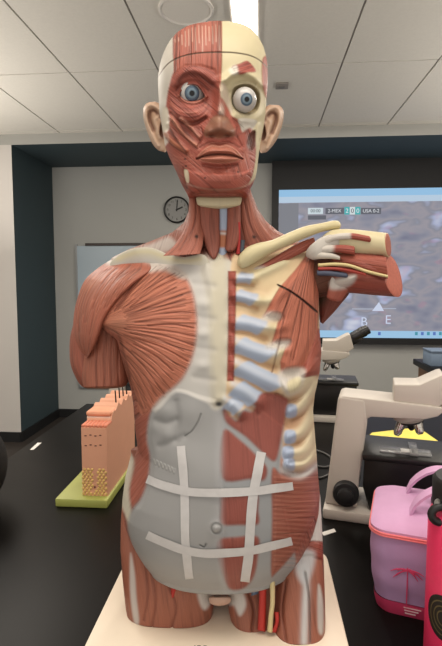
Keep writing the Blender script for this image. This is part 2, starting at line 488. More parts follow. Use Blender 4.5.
struct('wall_jamb', MB().box(XJ - .12, XJ, YF + .004, YB, FL, SOF).box(XL, XR, YF + .004, YB, SOF, SOF + .05), m_teal)
struct('wall_back', MB().box(XJ - .1, XR, YB, YB + .1, FL, SOF + .05), m_grey)
struct('wall_right', MB().box(XR, XR + .1, YK, YB, FL, CEIL), m_white)
struct('wall_side', MB().box(XL - .1, XL, YK, YB, FL, CEIL), m_white)
struct('baseboard_left', MB().box(XL, XJ, YF - .012, YF, FL, FL + .10), m_base)
struct('baseboard_jamb', MB().box(XJ, XJ + .012, YF, YB, FL, FL + .10), m_base)
struct('baseboard_back', MB().box(XJ + .012, XR, YB - .012, YB, FL, FL + .10), m_base)
# ------------------------------------------------------------------ ceiling fittings
m_lamp = mat('lamp_diffuser', (255, 250, 240), .5, emit=(255, 246, 232), estr=3.2)
m_fit = mat('fitting_white', (236, 232, 226), .6)
a = WZ(231, 0, CEIL); c = WZ(257, 0, CEIL); e_ = WZ(248, 40, CEIL)
lx, ly = (a.x + c.x) / 2, (a.y + e_.y) / 2 - .1
t = empty('ceiling_light', (lx, ly, CEIL), 0, 'long narrow lit strip light in the ceiling above the model head', 'ceiling light')
wd_, ln_ = c.x - a.x, e_.y - a.y + .3
MB().box(-wd_ / 2 - .012, wd_ / 2 + .012, -ln_ / 2 - .012, ln_ / 2 + .012, -.012, -.001).build('light_frame', m_fit, t)
MB().box(-wd_ / 2, wd_ / 2, -ln_ / 2, ln_ / 2, -.018, -.0125).build('diffuser', m_lamp, t)
p0 = WZ(186, 9, CEIL); r_ = (WZ(214, 7, CEIL) - WZ(158, 7, CEIL)).length / 2
t = empty('ceiling_speaker', p0, 0, 'round white speaker disc set in the ceiling left of the strip light', 'ceiling speaker')
MB().lathe([(r_, 0), (r_, -.01), (r_ - .01, -.014), (r_ - .016, -.010), (r_ - .018, -.006)], 48).build('rim', m_fit, t)
MB().lathe([(r_ - .018, -.005), (r_ - .02, -.008), (.0, -.010)], 48).build('grille', mat('speaker_grille', (240, 236, 228), .7, noise=.1, nscale=400), t)
p0 = WZ(282, 85, CEIL)
t = empty('ceiling_sensor', p0, 0, 'small flat grey sensor on the ceiling tile right of the head', 'sensor')
MB().box(-.045, .045, -.05, .05, -.012, 0, .004).build('housing', mat('sensor_grey', (150, 144, 138), .6), t)
MB().lathe([(.02, -.012), (.018, -.018), (0, -.02)], 20).build('lens', mat('sensor_lens', (120, 116, 112), .4), t)
# area lamps just under the ceiling; only the strip has a fitting
area('lamp_strip', (lx, ly, CEIL - .03), wd_, ln_, 14)
area('lamp_front', (0.1, 0.25, CEIL - .02), 1.6, .5, 20)
area('lamp_left', (-1.9, 2.4, CEIL - .02), .5, 1.2, 34)
area('lamp_right', (1.9, 2.4, CEIL - .02), .5, 1.2, 34)
area('lamp_back', (0.6, 3.6, CEIL - .02), 1.2, .3, 24)

# unseen lamps added out of frame to brighten the ceiling from below
area('added_uplight_left', (-2.5, 2.6, 1.7), .6, 2.4, 34, rot=(PI, 0, 0))
area('added_uplight_right', (2.5, 2.6, 1.7), .6, 2.4, 46, rot=(PI, 0, 0))
area('added_uplight_rear', (0.0, -0.4, 2.1), 1.6, .3, 25, rot=(PI, 0, 0))
# ================================================================== THE ANATOMICAL TORSO
ORG = np.array([-0.0, 0.74, TABLE])
ANAT = anatomy_material()
TORSO = empty('anatomical_torso_model', L2W(ORG), YAW,
    'life-size plastic muscle torso model with bare head and cut-off arms on a cream plate', 'anatomical model')

# ---------------- trunk
TF = [(238, .735), (246, .712), (256, .692), (270, .680), (300, .664), (340, .650), (380, .642), (410, .640), (440, .632), (480, .618), (530, .612), (565, .617), (580, .626), (590.5, .640)]
TL = [(186, 236), (176, 244), (160, 250), (140, 258), (126, 272), (112, 296), (103, 312), (101, 322), (108, 331), (118, 338), (122, 352), (127, 368), (132.5, 384), (135, 400), (137, 422), (140, 441), (134, 460), (127, 480), (125, 496), (127.5, 510), (132, 522), (137, 533), (143, 545), (150, 556), (158, 570)]
TR = [(258, 236), (275, 241), (300, 245), (316, 251), (318, 262), (318, 300), (318.5, 330), (320, 350), (318, 369), (313, 390), (311, 405), (313, 435), (315, 462), (317, 485), (316, 500), (312, 515), (306, 530), (300, 542), (293, 554), (284, 566)]
T = level_loft(TF, TL, TR, [(240, .775), (262, .755), (300, .722), (350, .712), (400, .735), (480, .752), (597, .752)],
               [(240, .775), (262, .74), (300, .722), (350, .725), (400, .74), (480, .752), (597, .752)],
               [(240, .82), (300, .87), (400, .87), (597, .87)], 720, 300, 40, p=[(240, 2.0), (300, 2.6), (400, 2.5), (500, 2.3), (597, 2.4)],
               captop=[(.6, .006), (.001, .008)], capbot=[(.99, -.003), (.97, -.006), (.93, -.0085), (.85, -.0095), (.001, -.0095)])
T.fill(MUS2, par(70), 1.0, id=1)
PUR = (196, 112, 88)
# flank muscle, running down and forward
T.region([(126, 360), (150, 395), (160, 410), (150, 440), (150, 470), (148, 500), (118, 520), (112, 440)], (176, 100, 82), id=1, fib=fan(250, 330, 70), amt=1.0, soft=2)
# white band of the left hip
T.region([(126, 452), (134, 462), (129, 490), (132, 512), (138, 532), (131, 530), (124, 512), (118, 495), (118, 470)], (214, 206, 186), id=30, soft=2.5, amt=0.1)
T.region([(134, 510), (150, 498), (158, 520), (150, 545), (138, 533)], (152, 152, 150), id=2, soft=4, amt=0)
# grey sheath over the viewer's left half of the belly
T.region([(200, 394), (176, 388), (160, 402), (152, 409), (148, 424), (147, 440), (150, 458), (147, 482), (140, 500), (131, 512), (128, 530), (136, 556), (150, 580), (172, 600), (200, 614), (228, 616), (240, 600), (230, 560), (226, 500), (226, 420), (222, 402)], (164, 164, 164), id=2, T=.003, w=6, soft=2.5, fib=par(60), amt=0.0)
T.region([(224, 616), (250, 612), (268, 600), (284, 582), (296, 562), (280, 470), (290, 440), (284, 425), (224, 410)], (160, 163, 166), id=2, soft=2.0, amt=0, T=.002)
# breastbone with the pale sinew to its side
T.region([(150, 262), (190, 262), (232, 262), (232, 300), (230, 350), (230, 400), (220, 408), (200, 400), (176, 392), (152, 410), (150, 330)], (206, 203, 198), id=3, soft=2, amt=0)
T.region([(205, 254), (213, 262), (222, 259), (233, 262), (238, 272), (231, 290), (230, 390), (222, 406), (210, 404), (208, 360), (206, 300), (200, 270)], (208, 203, 190), id=3, soft=4, T=.003, w=8)
T.region([(212, 262), (226, 262), (227, 380), (222, 402), (214, 396)], (214, 206, 182), id=3, soft=5)
for v in (304, 334, 366): T.bump(203, v, 8, 6, .004)
for v in (286, 319, 350, 380): T.line([(194, v - 3), (214, v)], 7, (186, 182, 178), T=-.0012, op=.35)
T.spot(219, 404, 3.5, 2.5, (70, 68, 70)); T.bump(219, 405, 5, 4, -.006)  # dark spot paints the shadow below the breastbone tip
# ---------------- chest muscle of the viewer's left
pec = [(101, 323), (112, 303), (128, 287), (146, 269), (166, 266), (182, 274), (190, 285), (195, 303), (197, 328), (193, 355), (182, 379), (163, 396), (148, 412), (139, 412), (134, 390), (126, 366), (121, 350), (117, 336), (106, 330)]
T.region(pec, (212, 130, 102), id=4, T=.006, w=18, soft=3.5, fib=fan(94, 322, 95), amt=1.0)
T.region([(141, 264), (158, 262), (176, 266), (188, 275), (182, 279), (165, 271), (148, 272)], (208, 196, 186), id=4, soft=3, op=.9)
rg = random.Random(11)
edge = cr([(140, 272), (150, 270), (166, 268), (181, 275), (189, 287), (194, 304), (196, 328), (192, 354), (182, 377), (164, 394), (150, 408), (141, 411)], 34)
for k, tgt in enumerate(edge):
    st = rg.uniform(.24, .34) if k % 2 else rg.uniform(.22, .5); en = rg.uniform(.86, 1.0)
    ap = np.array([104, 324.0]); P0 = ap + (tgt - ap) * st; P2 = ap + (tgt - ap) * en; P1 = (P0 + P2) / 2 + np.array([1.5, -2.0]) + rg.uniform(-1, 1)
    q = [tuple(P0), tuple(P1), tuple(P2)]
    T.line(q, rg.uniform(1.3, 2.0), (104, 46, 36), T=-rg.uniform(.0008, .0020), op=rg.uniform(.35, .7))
    T.line([(a + .8, b + 2.4) for a, b in q], 2.0, (220, 146, 112), T=.0006, op=.22)  # paler line beside each furrow is a painted highlight
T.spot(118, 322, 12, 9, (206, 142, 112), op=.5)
T.line([(104, 326), (118, 334), (123, 350), (130, 376)], 3, (90, 42, 34), op=.5)
# ---------------- open rib side
mem = [(232, 258), (250, 262), (275, 252), (305, 240), (322, 246), (324, 340), (324, 470), (300, 474), (284, 458), (286, 400), (262, 394), (240, 412), (226, 410), (230, 330)]
T.region(mem, MEMB, id=5, soft=1.5, amt=0.0, fib=par(80))
T.spot(275, 275, 26, 16, (232, 208, 160), op=.8)
def rib(pts, w, rgb, id, T_=.006):
    T.line(pts, w, rgb, T=T_, op=1.0, id=id); T.line(pts, w * .8, rgb, op=.8)
for k, pts in enumerate([[(250, 278), (268, 270), (284, 262)], [(256, 300), (270, 300), (284, 290)], [(266, 326), (276, 328), (284, 326)], [(276, 352), (286, 350)], [(287, 385), (300, 380), (316, 362)]]):
    rib(pts, 10, (230, 216, 172), 10 + k)
cart = [[(236, 277.5), (246, 278), (253, 279)], [(234, 295), (245, 297), (257, 301)], [(234, 322), (250, 324), (266, 329)], [(235, 343), (252, 350), (275, 357)],
        [(236, 365), (258, 376), (284, 388)], [(233, 387), (246, 393), (258, 402)], [(226, 402), (234, 405), (240, 411)]]
wd = [10, 12, 15, 17, 18, 18, 16]
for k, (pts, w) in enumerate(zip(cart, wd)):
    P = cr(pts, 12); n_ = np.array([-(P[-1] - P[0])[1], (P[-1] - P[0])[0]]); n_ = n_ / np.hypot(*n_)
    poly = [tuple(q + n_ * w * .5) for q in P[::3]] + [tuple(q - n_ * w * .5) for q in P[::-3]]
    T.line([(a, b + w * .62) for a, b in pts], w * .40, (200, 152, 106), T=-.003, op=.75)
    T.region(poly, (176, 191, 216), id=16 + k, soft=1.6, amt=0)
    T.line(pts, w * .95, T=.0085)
    T.line([(a, b - w * .2) for a, b in pts], w * .4, (206, 214, 228), op=.6)  # pale upper stripe paints a highlight on each cartilage
# side ribs with their blue ends
T.region([(286, 400), (300, 388), (312, 372), (324, 366), (326, 470), (300, 474), (284, 458)], (206, 158, 116), soft=3)
side = [[(288, 392), (302, 386), (316, 366)], [(291, 411), (302, 405), (315, 384)], [(290, 437), (303, 430), (316, 408)], [(289, 453), (304, 450), (317, 430)], [(289, 464), (305, 462), (318, 448)]]
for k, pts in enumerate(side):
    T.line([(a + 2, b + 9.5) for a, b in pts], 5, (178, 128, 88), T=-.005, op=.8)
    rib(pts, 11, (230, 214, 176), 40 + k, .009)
for k, (u, v) in enumerate(((291, 411), (290, 437), (288, 453), (289, 465))):
    T.region([(u - 5, v - 6), (u + 5, v - 6), (u + 5, v + 5), (u - 5, v + 6)], (170, 186, 214), id=27 if k < 4 else 0, soft=1.5, T=.002, smooth=True)
# small muscle strip along the breastbone
T.region([(228, 271), (236, 271), (236, 300), (235, 340), (234, 381), (227, 381), (228, 330)], (176, 84, 70), id=29, T=.002, w=2.5, soft=1, fib=par(0), amt=.55, smooth=False)
# serrated side muscle, then the fan from the shoulder hook
T.region([(318, 328), (324, 350), (322, 372), (312, 376), (300, 377), (302, 366), (308, 352)], (178, 92, 74), id=31, T=.006, w=5, fib=par(-55), amt=1)
fanp = [(307, 254), (312, 250), (319, 252), (320, 275), (319, 300), (318, 330), (309, 354), (301, 371), (281, 374), (280, 362), (287, 343), (271, 345), (279, 318), (263, 317), (270, 303), (279, 288), (295, 270)]
T.region(fanp, (206, 122, 96), id=32, T=.009, w=7, soft=1.0, fib=fan(314, 236, 100), amt=1.0, smooth=False)
for poly in ([(262, 320), (268, 312), (281, 314), (277, 321)], [(266, 348), (272, 342), (290, 340), (284, 349)], [(278, 378), (282, 370), (304, 368), (303, 382), (296, 392), (286, 394)]):
    T.region(poly, (214, 206, 196), soft=3.0, op=.9, amt=0.2, T=.002)
T.region([(288, 382), (300, 377), (300, 388), (290, 394)], (226, 214, 172), soft=2)
T.region([(278, 284), (288, 288.8), (300, 296.6), (316, 309.6), (316, 312.4), (300, 299.4), (288, 291.2), (278, 286)], (62, 34, 28), T=-.003, w=1.5, soft=.6, amt=0)
T.line([(290, 292), (284, 316), (279, 345), (272, 372)], 1.6, (110, 50, 40), T=-.002, op=.6)
T.line([(303, 300), (300, 330), (293, 360)], 1.6, (110, 50, 40), T=-.002, op=.5)
# ---------------- straight belly muscle, four bellies
for k, poly in enumerate(([(224, 409), (236, 421), (243, 411), (253, 411), (262, 393), (287, 398), (286, 410), (281, 440), (275, 461), (262, 452), (246, 437), (226, 422)],
             [(223, 431), (240, 440), (258, 457), (267, 468), (264, 480), (250, 479), (222, 478)],
             [(222, 494), (240, 495), (257, 494), (258, 510), (258, 524), (240, 525), (221, 524), (220, 510)],
             [(219, 540), (236, 537), (258, 537), (258, 556), (254, 576), (244, 588), (230, 589), (223, 576), (218, 556)])):
    T.region(poly, RECT, id=33 + k, T=.0007, w=5, soft=2.2, fib=par(86), amt=0.35)
# slanting side muscle of the viewer's right
T.region([(272, 470), (282, 474), (300, 476), (324, 462), (330, 500), (318, 512), (304, 538), (294, 553), (276, 573), (271, 572), (272, 520)], (170, 98, 80), id=37, T=.003, w=5, soft=1.8, fib=par(-4), amt=.45)
T.line([(283, 470), (300, 476), (319, 464)], 8, (200, 196, 194), op=.9, amt=.1, id=2)
for k in range(20):
    b = 478 + k * 4.6
    T.line([(274, b - 1), (296, b + .5), (322 - k * .9, b - 2 + k * .35)], 1.5, (210, 150, 130), op=.30, T=.0002)
    T.line([(274, b + 1.4), (296, b + 2.8), (322 - k * .9, b + .4 + k * .35)], 1.3, (120, 60, 48), op=.2)
# lumps under the sheath, the middle line, the navel
for u, v, r, h in ((164, 412, 9, .005), (166, 434, 9, .005), (153, 428, 6, .002), (190, 412, 16, .006), (180, 455, 16, .003), (200, 475, 20, .002)): T.bump(u, v, r, r, h)
for pts in ([(156, 420), (166, 423), (176, 420)], [(176, 402), (178, 422), (176, 440)], [(160, 446), (172, 442), (184, 436)]): T.line(pts, 7, (150, 150, 150), T=-.002, op=.4)
T.line([(219, 412), (219, 470), (218, 520)], 9, (176, 176, 178), T=-.0015, op=.7)
T.line([(218, 540), (222, 575), (226, 596)], 7, (178, 178, 180), op=.6)
T.line([(201, 414), (198, 422), (192, 431), (185, 436)], 1.5, (96, 96, 96), T=-.001, op=.8)
T.line([(200, 545), (204, 547), (206, 544)], 1.6, (90, 90, 90), T=-.001)
for k in range(6):
    u = 154 + k * 3.7; v = 462 + k * 1.7
    T.line([(u, v - 2.5), (u + 1.5, v + 2.5), (u + 2.6, v - 1.5)], 1.2, (186, 186, 184), T=.0012, op=.7)
T.spot(216.5, 528.5, 8, 8, (176, 176, 176), op=.8); T.bump(216.5, 528.5, 7, 7, .003)
ring = [(216.5 + 5 * math.cos(a), 528.5 + 5 * math.sin(a)) for a in np.linspace(0, 2 * PI, 17)]
T.line(ring, 2.2, (134, 134, 134), T=-.002)
T.bump(216.5, 528.5, 3, 3, .002)
tx = T.s
RIBN = 'rib'
NM = {1: ('flank_muscle', None, None), 2: ('abdominal_sheath', None, 'grey sheath over the belly'), 3: ('breastbone', None, 'cream breastbone'),
      4: ('chest_muscle', None, 'fan-shaped orange red chest muscle'), 5: ('rib_cage', None, 'opened rib cage in tan')}
for k in range(5): NM[10 + k] = ('rib', 5, 'cream rib')
for k in range(7): NM[16 + k] = ('rib_cartilage', 5, 'pale blue rib cartilage')
for k in range(5): NM[40 + k] = ('rib', 5, 'cream rib')
NM[27] = ('rib_cartilage', 5, 'pale blue rib cartilage'); NM[29] = ('breastbone_muscle', None, None)
NM[30] = ('hip_sinew', None, 'white hip sinew'); NM[31] = ('serrated_muscle', None, None); NM[32] = ('fan_muscle', None, 'fan muscle with a dark slit across')
for k in range(4): NM[33 + k] = ('belly_muscle', 2, 'dark red belly muscle')
NM[37] = ('slanting_muscle', None, None)
parts = emit(T, NM, TORSO, 1, ends=False)

# ---------------- thighs
def thigh(front, L, R, dL, dR, back, paint, name='thigh', label=None, p=3.0):
    S = level_loft(front, L, R, dL, dR, back, 150, 120, 24, p=p)
    S.fill((172, 106, 84), par(82), 0.45); paint(S)
    S.V0 = S.V
    return solid(S, name, TORSO, label)
def pl(S):
    S.region([(126, 450), (134, 462), (129, 490), (130, 508), (135, 524), (131, 530), (124, 512), (118, 495), (118, 470)], (214, 206, 186), soft=2.0, amt=0.1)
    S.region([(130.5, 553), (134.5, 572), (136.5, 598), (139, 622), (134, 622), (130, 590)], (206, 202, 198), soft=1.8, amt=.15, op=.85)
    for pts in ([(150, 560), (156, 600), (152, 628)], [(166, 580), (176, 605), (172, 628)], [(143, 545), (148, 590), (144, 620)]): S.line(pts, 2.2, (112, 54, 44), T=-.0025, op=.4)
    for u in (148, 160, 184): S.bump(u, 605, 8, 25, .003)
    S.region([(198, 590), (212, 590), (211, 602), (205, 610), (200, 604)], (210, 204, 200), soft=2.5, amt=.1)
thigh([(450, .80), (480, .745), (515, .705), (555, .68), (600, .667), (628, .663)], [(131, 455), (126, 475), (123.5, 495), (122, 520), (122, 545), (124, 570), (127, 600), (131, 622)], [(200, 455), (214, 480), (214, 600), (212, 616), (206, 626)], [(450, .80), (500, .752), (560, .725), (628, .712)], [(450, .80), (515, .74), (628, .705)], .84, pl)
def pa(S):
    S.region([(226, 585), (240, 588), (246, 604), (240, 616), (234, 606), (228, 604)], (214, 208, 204), soft=2.5, amt=.1)
    S.line([(248, 590), (254, 610), (252, 630)], 3, (112, 54, 44), T=-.003, op=.5)
thigh([(540, .70), (580, .685), (605, .672), (632, .655)], [(229, 540), (228, 605), (231, 618), (240, 630)], [(284, 540), (284, 640)], .70, .72, .82, pa, p=2.4)
def pr(S):
    S.region([(324, 480), (318, 496), (312, 516), (303, 540), (310, 547), (326, 544)], (206, 200, 196), soft=2, amt=.1)
    S.region([(296, 546), (306, 541), (326, 543), (326, 560), (312, 557), (300, 556)], (160, 78, 64), soft=1.2, T=.003, fib=par(20), amt=.8)
    S.line([(304, 566), (306, 585), (305, 610), (304, 642)], 8, (204, 204, 206), op=.95, amt=.1)
    S.region([(296, 552), (314, 552), (312, 572), (304, 584), (296, 572)], (198, 200, 204), soft=4, amt=.1, op=.9)
    S.line([(305, 572), (309, 600), (310, 642)], 2, (120, 110, 108), T=-.003, op=.6)
    S.line([(286, 580), (282, 610), (286, 640)], 3, (112, 54, 44), T=-.003, op=.4)
    S.region([(318, 585), (323, 600), (323, 632), (318, 628)], (206, 200, 194), soft=2, amt=.1)
thigh([(455, .80), (490, .745), (525, .70), (560, .672), (600, .65), (645, .63)], [(290, 455), (276, 530), (273, 575), (269, 610), (271, 632), (280, 645)], [(312, 455), (317, 475), (319.5, 495), (320, 520), (321, 560), (321.5, 600), (319.5, 650)], [(455, .80), (525, .74), (645, .70)], [(455, .80), (500, .752), (560, .72), (645, .705)], .85, pr)
# ================================================================== HEAD
HF = [(21.2, .748), (22.5, .722), (27, .702), (36, .685), (50, .674), (66, .668), (80, .668), (100, .670), (120, .668), (140, .664), (158, .662), (172, .660), (182, .659), (188, .662), (191, .670), (194, .690), (197, .712)]
HL = [(214, 21), (203, 22.4), (192, 25.5), (183, 30), (175, 37), (168, 47), (163, 59), (160, 70), (158.5, 82), (159, 98), (160, 115), (163, 132), (165.5, 148), (170.5, 160), (175.5, 170), (179, 178), (181.5, 184), (185, 190), (190, 200)]
HR = [(226, 21), (236, 22.6), (245, 26), (252, 31), (259, 40), (264, 51), (267, 64), (267.5, 78), (267, 92), (266, 104), (265, 116), (263, 130), (260, 145), (258, 160), (257, 170), (255.5, 178), (253, 184), (250, 189), (246, 200)]
dS = [(21, .748), (60, .745), (110, .742), (150, .728), (180, .715), (190, .712), (197, .728)]
H = level_loft(HF, HL, HR, dS, dS, [(21, .75), (30, .80), (60, .845), (100, .86), (150, .83), (197, .80)], 460, 300, 40,
               p=[(21, 2), (60, 2.25), (110, 2.2), (150, 2.1), (175, 2.3), (197, 2.3)], captop=[(.5, .0006), (.001, .0008)], silsm=3)
SK = (222, 208, 164)
H.fill((182, 92, 76), par(40), .7, id=1)
# bare skull on the viewer's right, pale temple sheet on the viewer's left
H.region([(221, 10), (221, 60), (220, 84), (222, 100), (226, 112), (236, 118), (243, 124), (247, 137), (256, 134), (270, 128), (280, 90), (275, 40), (240, 10)], SK, id=2, soft=1.2, amt=0)
H.region([(150, 20), (176, 20), (173.5, 36), (173.5, 58), (177, 63), (171, 78), (167, 96), (165, 112), (164, 126), (168, 142), (150, 150), (150, 90)], (212, 204, 190), id=2, soft=1.6, amt=0)
H.region([(176, 18), (222, 18), (222, 60), (221, 88), (214, 70), (200, 66), (186, 66), (174, 74), (173, 50), (173, 34)], (192, 104, 84), id=1, soft=1.0, fib=par(91), amt=1.0, smooth=False, T=.0015, w=3)
for k in range(14):
    u = 175 + k * 3.4; H.line([(u, 24 + random.random() * 3 + 0.012 * (u - 210) ** 2), (u + .4, 40 + random.random() * 12)], 1.5, (226, 190, 170), op=.55)
# temple muscle on the right edge
H.region([(263, 58), (272, 60), (272, 100), (265, 96), (262, 80)], (186, 92, 78), id=1, soft=1.5, fib=par(80), amt=.9)
# scalp seam
H.line([(156, 80), (160, 74), (166, 66), (173, 60.5), (184, 56), (196, 53.5), (208, 52.6), (221, 52.4), (235, 53), (249, 55.5), (259, 60), (268, 68)], 1.3, (112, 94, 78), T=-.0015)
# brow
H.line([(175, 84), (181, 74), (191, 70), (203, 73), (213, 80)], 9, T=.0045)
H.line([(177, 86), (182, 77), (192, 73.5), (203, 76.5), (212, 83)], 6, (122, 58, 46), op=.8)  # dark band puts the shade under the brow into the colour
H.line([(179, 80), (190, 67), (204, 69), (215, 74)], 1.6, (120, 58, 48), op=.5)
H.line([(226, 79), (233, 74), (243, 72.5), (254, 77), (262, 85)], 8, T=.010)
H.line([(231, 92), (236, 84.5), (245, 82), (254, 85)], 4, (176, 156, 116), op=.6, T=-.003)  # darker beige paints the shade below the brow ridge
H.region([(232, 67), (240, 63.5), (248, 61), (256, 71), (248, 72.5), (239, 74.5)], (190, 92, 78), soft=1.2, fib=par(-18), amt=.9, T=.001)
H.region([(229, 71), (233, 66), (237, 66), (238, 74), (233, 75)], (228, 220, 206), soft=2)
# sockets
H.bump(192, 93, 15, 11, -.010)
H.bump(246, 99, 16, 14, -.012)
H.spot(245, 100, 17, 16, (190, 172, 130), op=.75)  # socket shade painted into the bone colour
orb = [(230.5, 98), (233, 88), (241, 83.5), (251, 84), (259, 91), (261, 101), (258, 111), (250, 115), (240, 114), (233, 108)]
H.region(orb, (188, 168, 128), T=-.018, w=6, soft=1.5, amt=0)
H.line(orb + [orb[0]], 4, (226, 214, 176), T=.003, op=.6)
eye = [(179.5, 95), (184, 89), (191, 85.2), (198, 87), (205, 96.5), (199, 100), (192, 101), (185, 99.5)]
H.region(eye, (120, 60, 50), T=-.024, w=1.5, soft=.6)
H.line([(179, 95.5), (184, 88), (191, 84), (199, 86), (206, 96.5)], 3.2, (146, 74, 62), T=.0045, op=.8)
H.line([(206, 97), (199, 101.5), (192, 102.8), (185, 101.2), (179, 96)], 2.6, (196, 128, 108), T=.0035, op=.7)
H.line([(176, 91), (182, 84), (191, 80.5), (200, 82), (208, 90)], 2.2, (112, 54, 46), op=.5, T=-.001)
for k, dv in enumerate((107, 111, 115, 119)): H.line([(171, dv - 8), (178, dv - 1), (190, dv + 2), (201, dv - 1), (208, dv - 8)], 1.7, (214, 134, 112) if k % 2 else (134, 64, 54), op=.55, T=.0006)
H.line([(170, 108), (182, 119.5), (196, 121), (205, 117)], 2.4, (120, 56, 46), op=.6, T=-.0015)
H.bump(189, 113, 16, 7.5, .007); H.line([(171, 113), (181, 122), (195, 123.5), (206, 118)], 3.2, (104, 48, 40), T=-.004, op=.6)  # dark line paints the shadow beneath the lid fold
# nose
H.line([(220.5, 82), (220.5, 96), (220, 110)], 9, T=.010)
H.line([(220.5, 92), (220, 108), (219.5, 118)], 12, T=.008)
H.bump(219.5, 124, 11, 13, .012); H.bump(219.5, 129, 8, 6.5, .009)
H.bump(208.5, 131.5, 5, 5, .008); H.bump(230.5, 131.5, 5, 5, .008)
H.region([(221, 84), (226, 86), (230, 100), (232, 112), (226, 114), (222, 104)], (220, 200, 176), soft=2.0, amt=0)
H.region([(221, 98), (227, 106), (233, 120), (239, 134), (232, 132), (226, 117), (220, 113)], (190, 100, 84), soft=1.5, amt=.8, fib=par(65))
H.spot(221.5, 112, 3, 9, (228, 204, 188), op=.8)  # painted highlight on the bridge
nose = [(213, 117), (220, 114.5), (227, 117), (231, 123), (235, 131), (234, 136.5), (226, 137), (219, 139), (212, 137), (205, 136.5), (204, 131), (208, 123)]
H.region(nose, (160, 106, 82), soft=1.4, amt=.1)
H.spot(219.5, 132, 12, 5, (128, 80, 60), op=.7)  # darker spot paints the shade on the underside of the nose
H.spot(220, 119.5, 7, 3.5, (190, 142, 112), op=.7)  # painted highlight on the nose tip
for u in (211.5, 227.5): H.bump(u, 136, 3.2, 1.8, -.004); H.spot(u, 135.8, 3.4, 1.6, (92, 54, 42), op=.6)
H.line([(201, 128), (203, 136), (198, 146)], 2.0, (120, 58, 48), op=.5, T=-.0015)
H.line([(237, 128), (237, 136), (242, 146)], 2.0, (120, 58, 48), op=.5, T=-.0015)
# cheek of the viewer's left: straps
for pts, wd, c in (([(171, 118), (180, 130), (190, 140), (196, 145)], 4.5, (206, 138, 110)), ([(181, 119), (189, 126), (199, 137)], 4.0, (208, 140, 116)), ([(165, 134), (172, 142), (181, 148), (186, 151)], 5, (204, 128, 88)), ([(168, 124), (176, 138), (186, 150)], 4, (188, 112, 92))):
    H.line(pts, wd, c, T=.004, op=.85); H.line([(a + 1, b + wd * .8) for a, b in pts], 2, (104, 48, 40), op=.6, T=-.001)  # dark line under each strap is painted shade
H.line([(178, 118), (184, 130), (193, 140)], 2.5, (96, 44, 38), op=.6); H.spot(187, 131, 5, 7, (112, 52, 42), op=.55, rot=-35); H.spot(174, 134, 3.5, 6, (112, 52, 42), op=.5, rot=-30); H.spot(197, 128, 4, 8, (124, 60, 48), op=.4, rot=-20); H.bump(187, 131, 6, 8, -.004)  # shade in the hollows between the straps, painted into the colour
for dv in (0, 4, 8, 12): H.line([(173, 155 + dv), (182, 158 + dv * .8), (193, 155 + dv)], 1.4, (206, 132, 112), op=.5)
H.bump(172, 119, 8, 8, .004); H.bump(183, 145, 12, 12, -.003)
H.region([(162, 110), (167, 108), (169, 120), (168, 130), (163, 130)], (214, 202, 178), soft=1.5, amt=0)
# viewer's right cheek: cheekbone arch, dark hollow, edge of the jaw
H.line([(236, 115), (246, 119), (256, 117), (268, 110)], 9, T=.006)
H.region([(239, 118.5), (256, 120), (255, 126), (250, 131), (244, 134), (240.5, 127)], (216, 208, 194), soft=1.2, T=.002)
H.region([(243, 132), (250, 128), (254, 134), (250, 150), (250, 170), (240, 178), (225, 182), (226, 168), (242, 160), (243, 146), (238, 138)], (182, 92, 76), id=1, soft=2, fib=par(75), amt=.8)
H.region([(248.5, 135), (254, 130), (257, 133), (256, 144), (252, 151), (247, 146)], (112, 58, 46), soft=1.6, T=-.007, w=3)
H.region([(256, 126), (262, 124), (262, 145), (258, 172), (252, 182), (249, 184), (253, 174), (256, 155)], (226, 212, 172), id=2, soft=1.0, amt=0, T=.002, w=2)
# mouth
H.bump(219, 150.5, 19, 5, .007); H.bump(219, 158.5, 17, 7, .009)
mup = [(197.5, 158), (204, 151), (212, 145.6), (219.5, 147), (227, 145.6), (235, 150.4), (241.5, 158), (233, 155.2), (219.5, 153.8), (206, 155.2)]
mlo = [(199, 158.5), (207, 155.8), (219.5, 154.6), (232, 155.8), (240.5, 158.5), (234, 162), (220, 163.5), (205, 162)]
H.region(mup, (194, 118, 96), T=.006, w=3.5, soft=.9, amt=.2); H.region(mlo, (198, 124, 102), T=.005, w=4, soft=.8, amt=.2)
H.line([(196.5, 159), (206, 155.6), (219.5, 154.2), (233, 155.6), (242.5, 159)], 1.6, (84, 42, 34), T=-.004, op=.9)
H.line([(198, 156.5), (204, 150.2), (212, 145.2), (219.5, 146.6), (227, 145.2), (235, 149.8), (241, 156.5)], 1.8, (222, 152, 126), T=.002, op=.75)
H.line([(200, 148), (210, 142.8), (219.5, 143.5), (229, 142.8), (239, 148)], 2.4, (120, 56, 46), T=-.002, op=.45)
H.line([(207, 161), (220, 162.4), (233, 161)], 1.8, (216, 146, 120), op=.5)
H.line([(204, 165.5), (220, 167.5), (236, 165.5)], 4, (140, 66, 54), T=-.003, op=.6)  # shade in the groove under the lower lip, painted in
H.line([(198, 150), (207, 144), (219, 142.5), (232, 144), (242, 150)], 1.5, (206, 132, 112), op=.5)
for dv in (3, 6, 9): H.line([(196 - dv, 152), (199 - dv, 160), (206 - dv * .6, 168 + dv)], 1.3, (206, 132, 112), op=.4); H.line([(243 + dv * .5, 152), (241 + dv * .5, 160), (235 + dv * .4, 168 + dv)], 1.3, (206, 132, 112), op=.4)
H.bump(219, 177, 16, 8, .004)
H.region([(186, 169), (200, 172), (240, 172), (252, 168), (252.5, 183), (244, 190), (200, 190), (187, 186)], T=.004, w=3, soft=1)
H.line([(183.5, 168), (185, 178), (187, 188)], 2.4, (92, 44, 36), op=.7, T=-.002)
H.region([(176, 164), (184, 168), (185.5, 180), (187, 192), (180, 188)], (150, 76, 62), soft=1.5, op=.7)
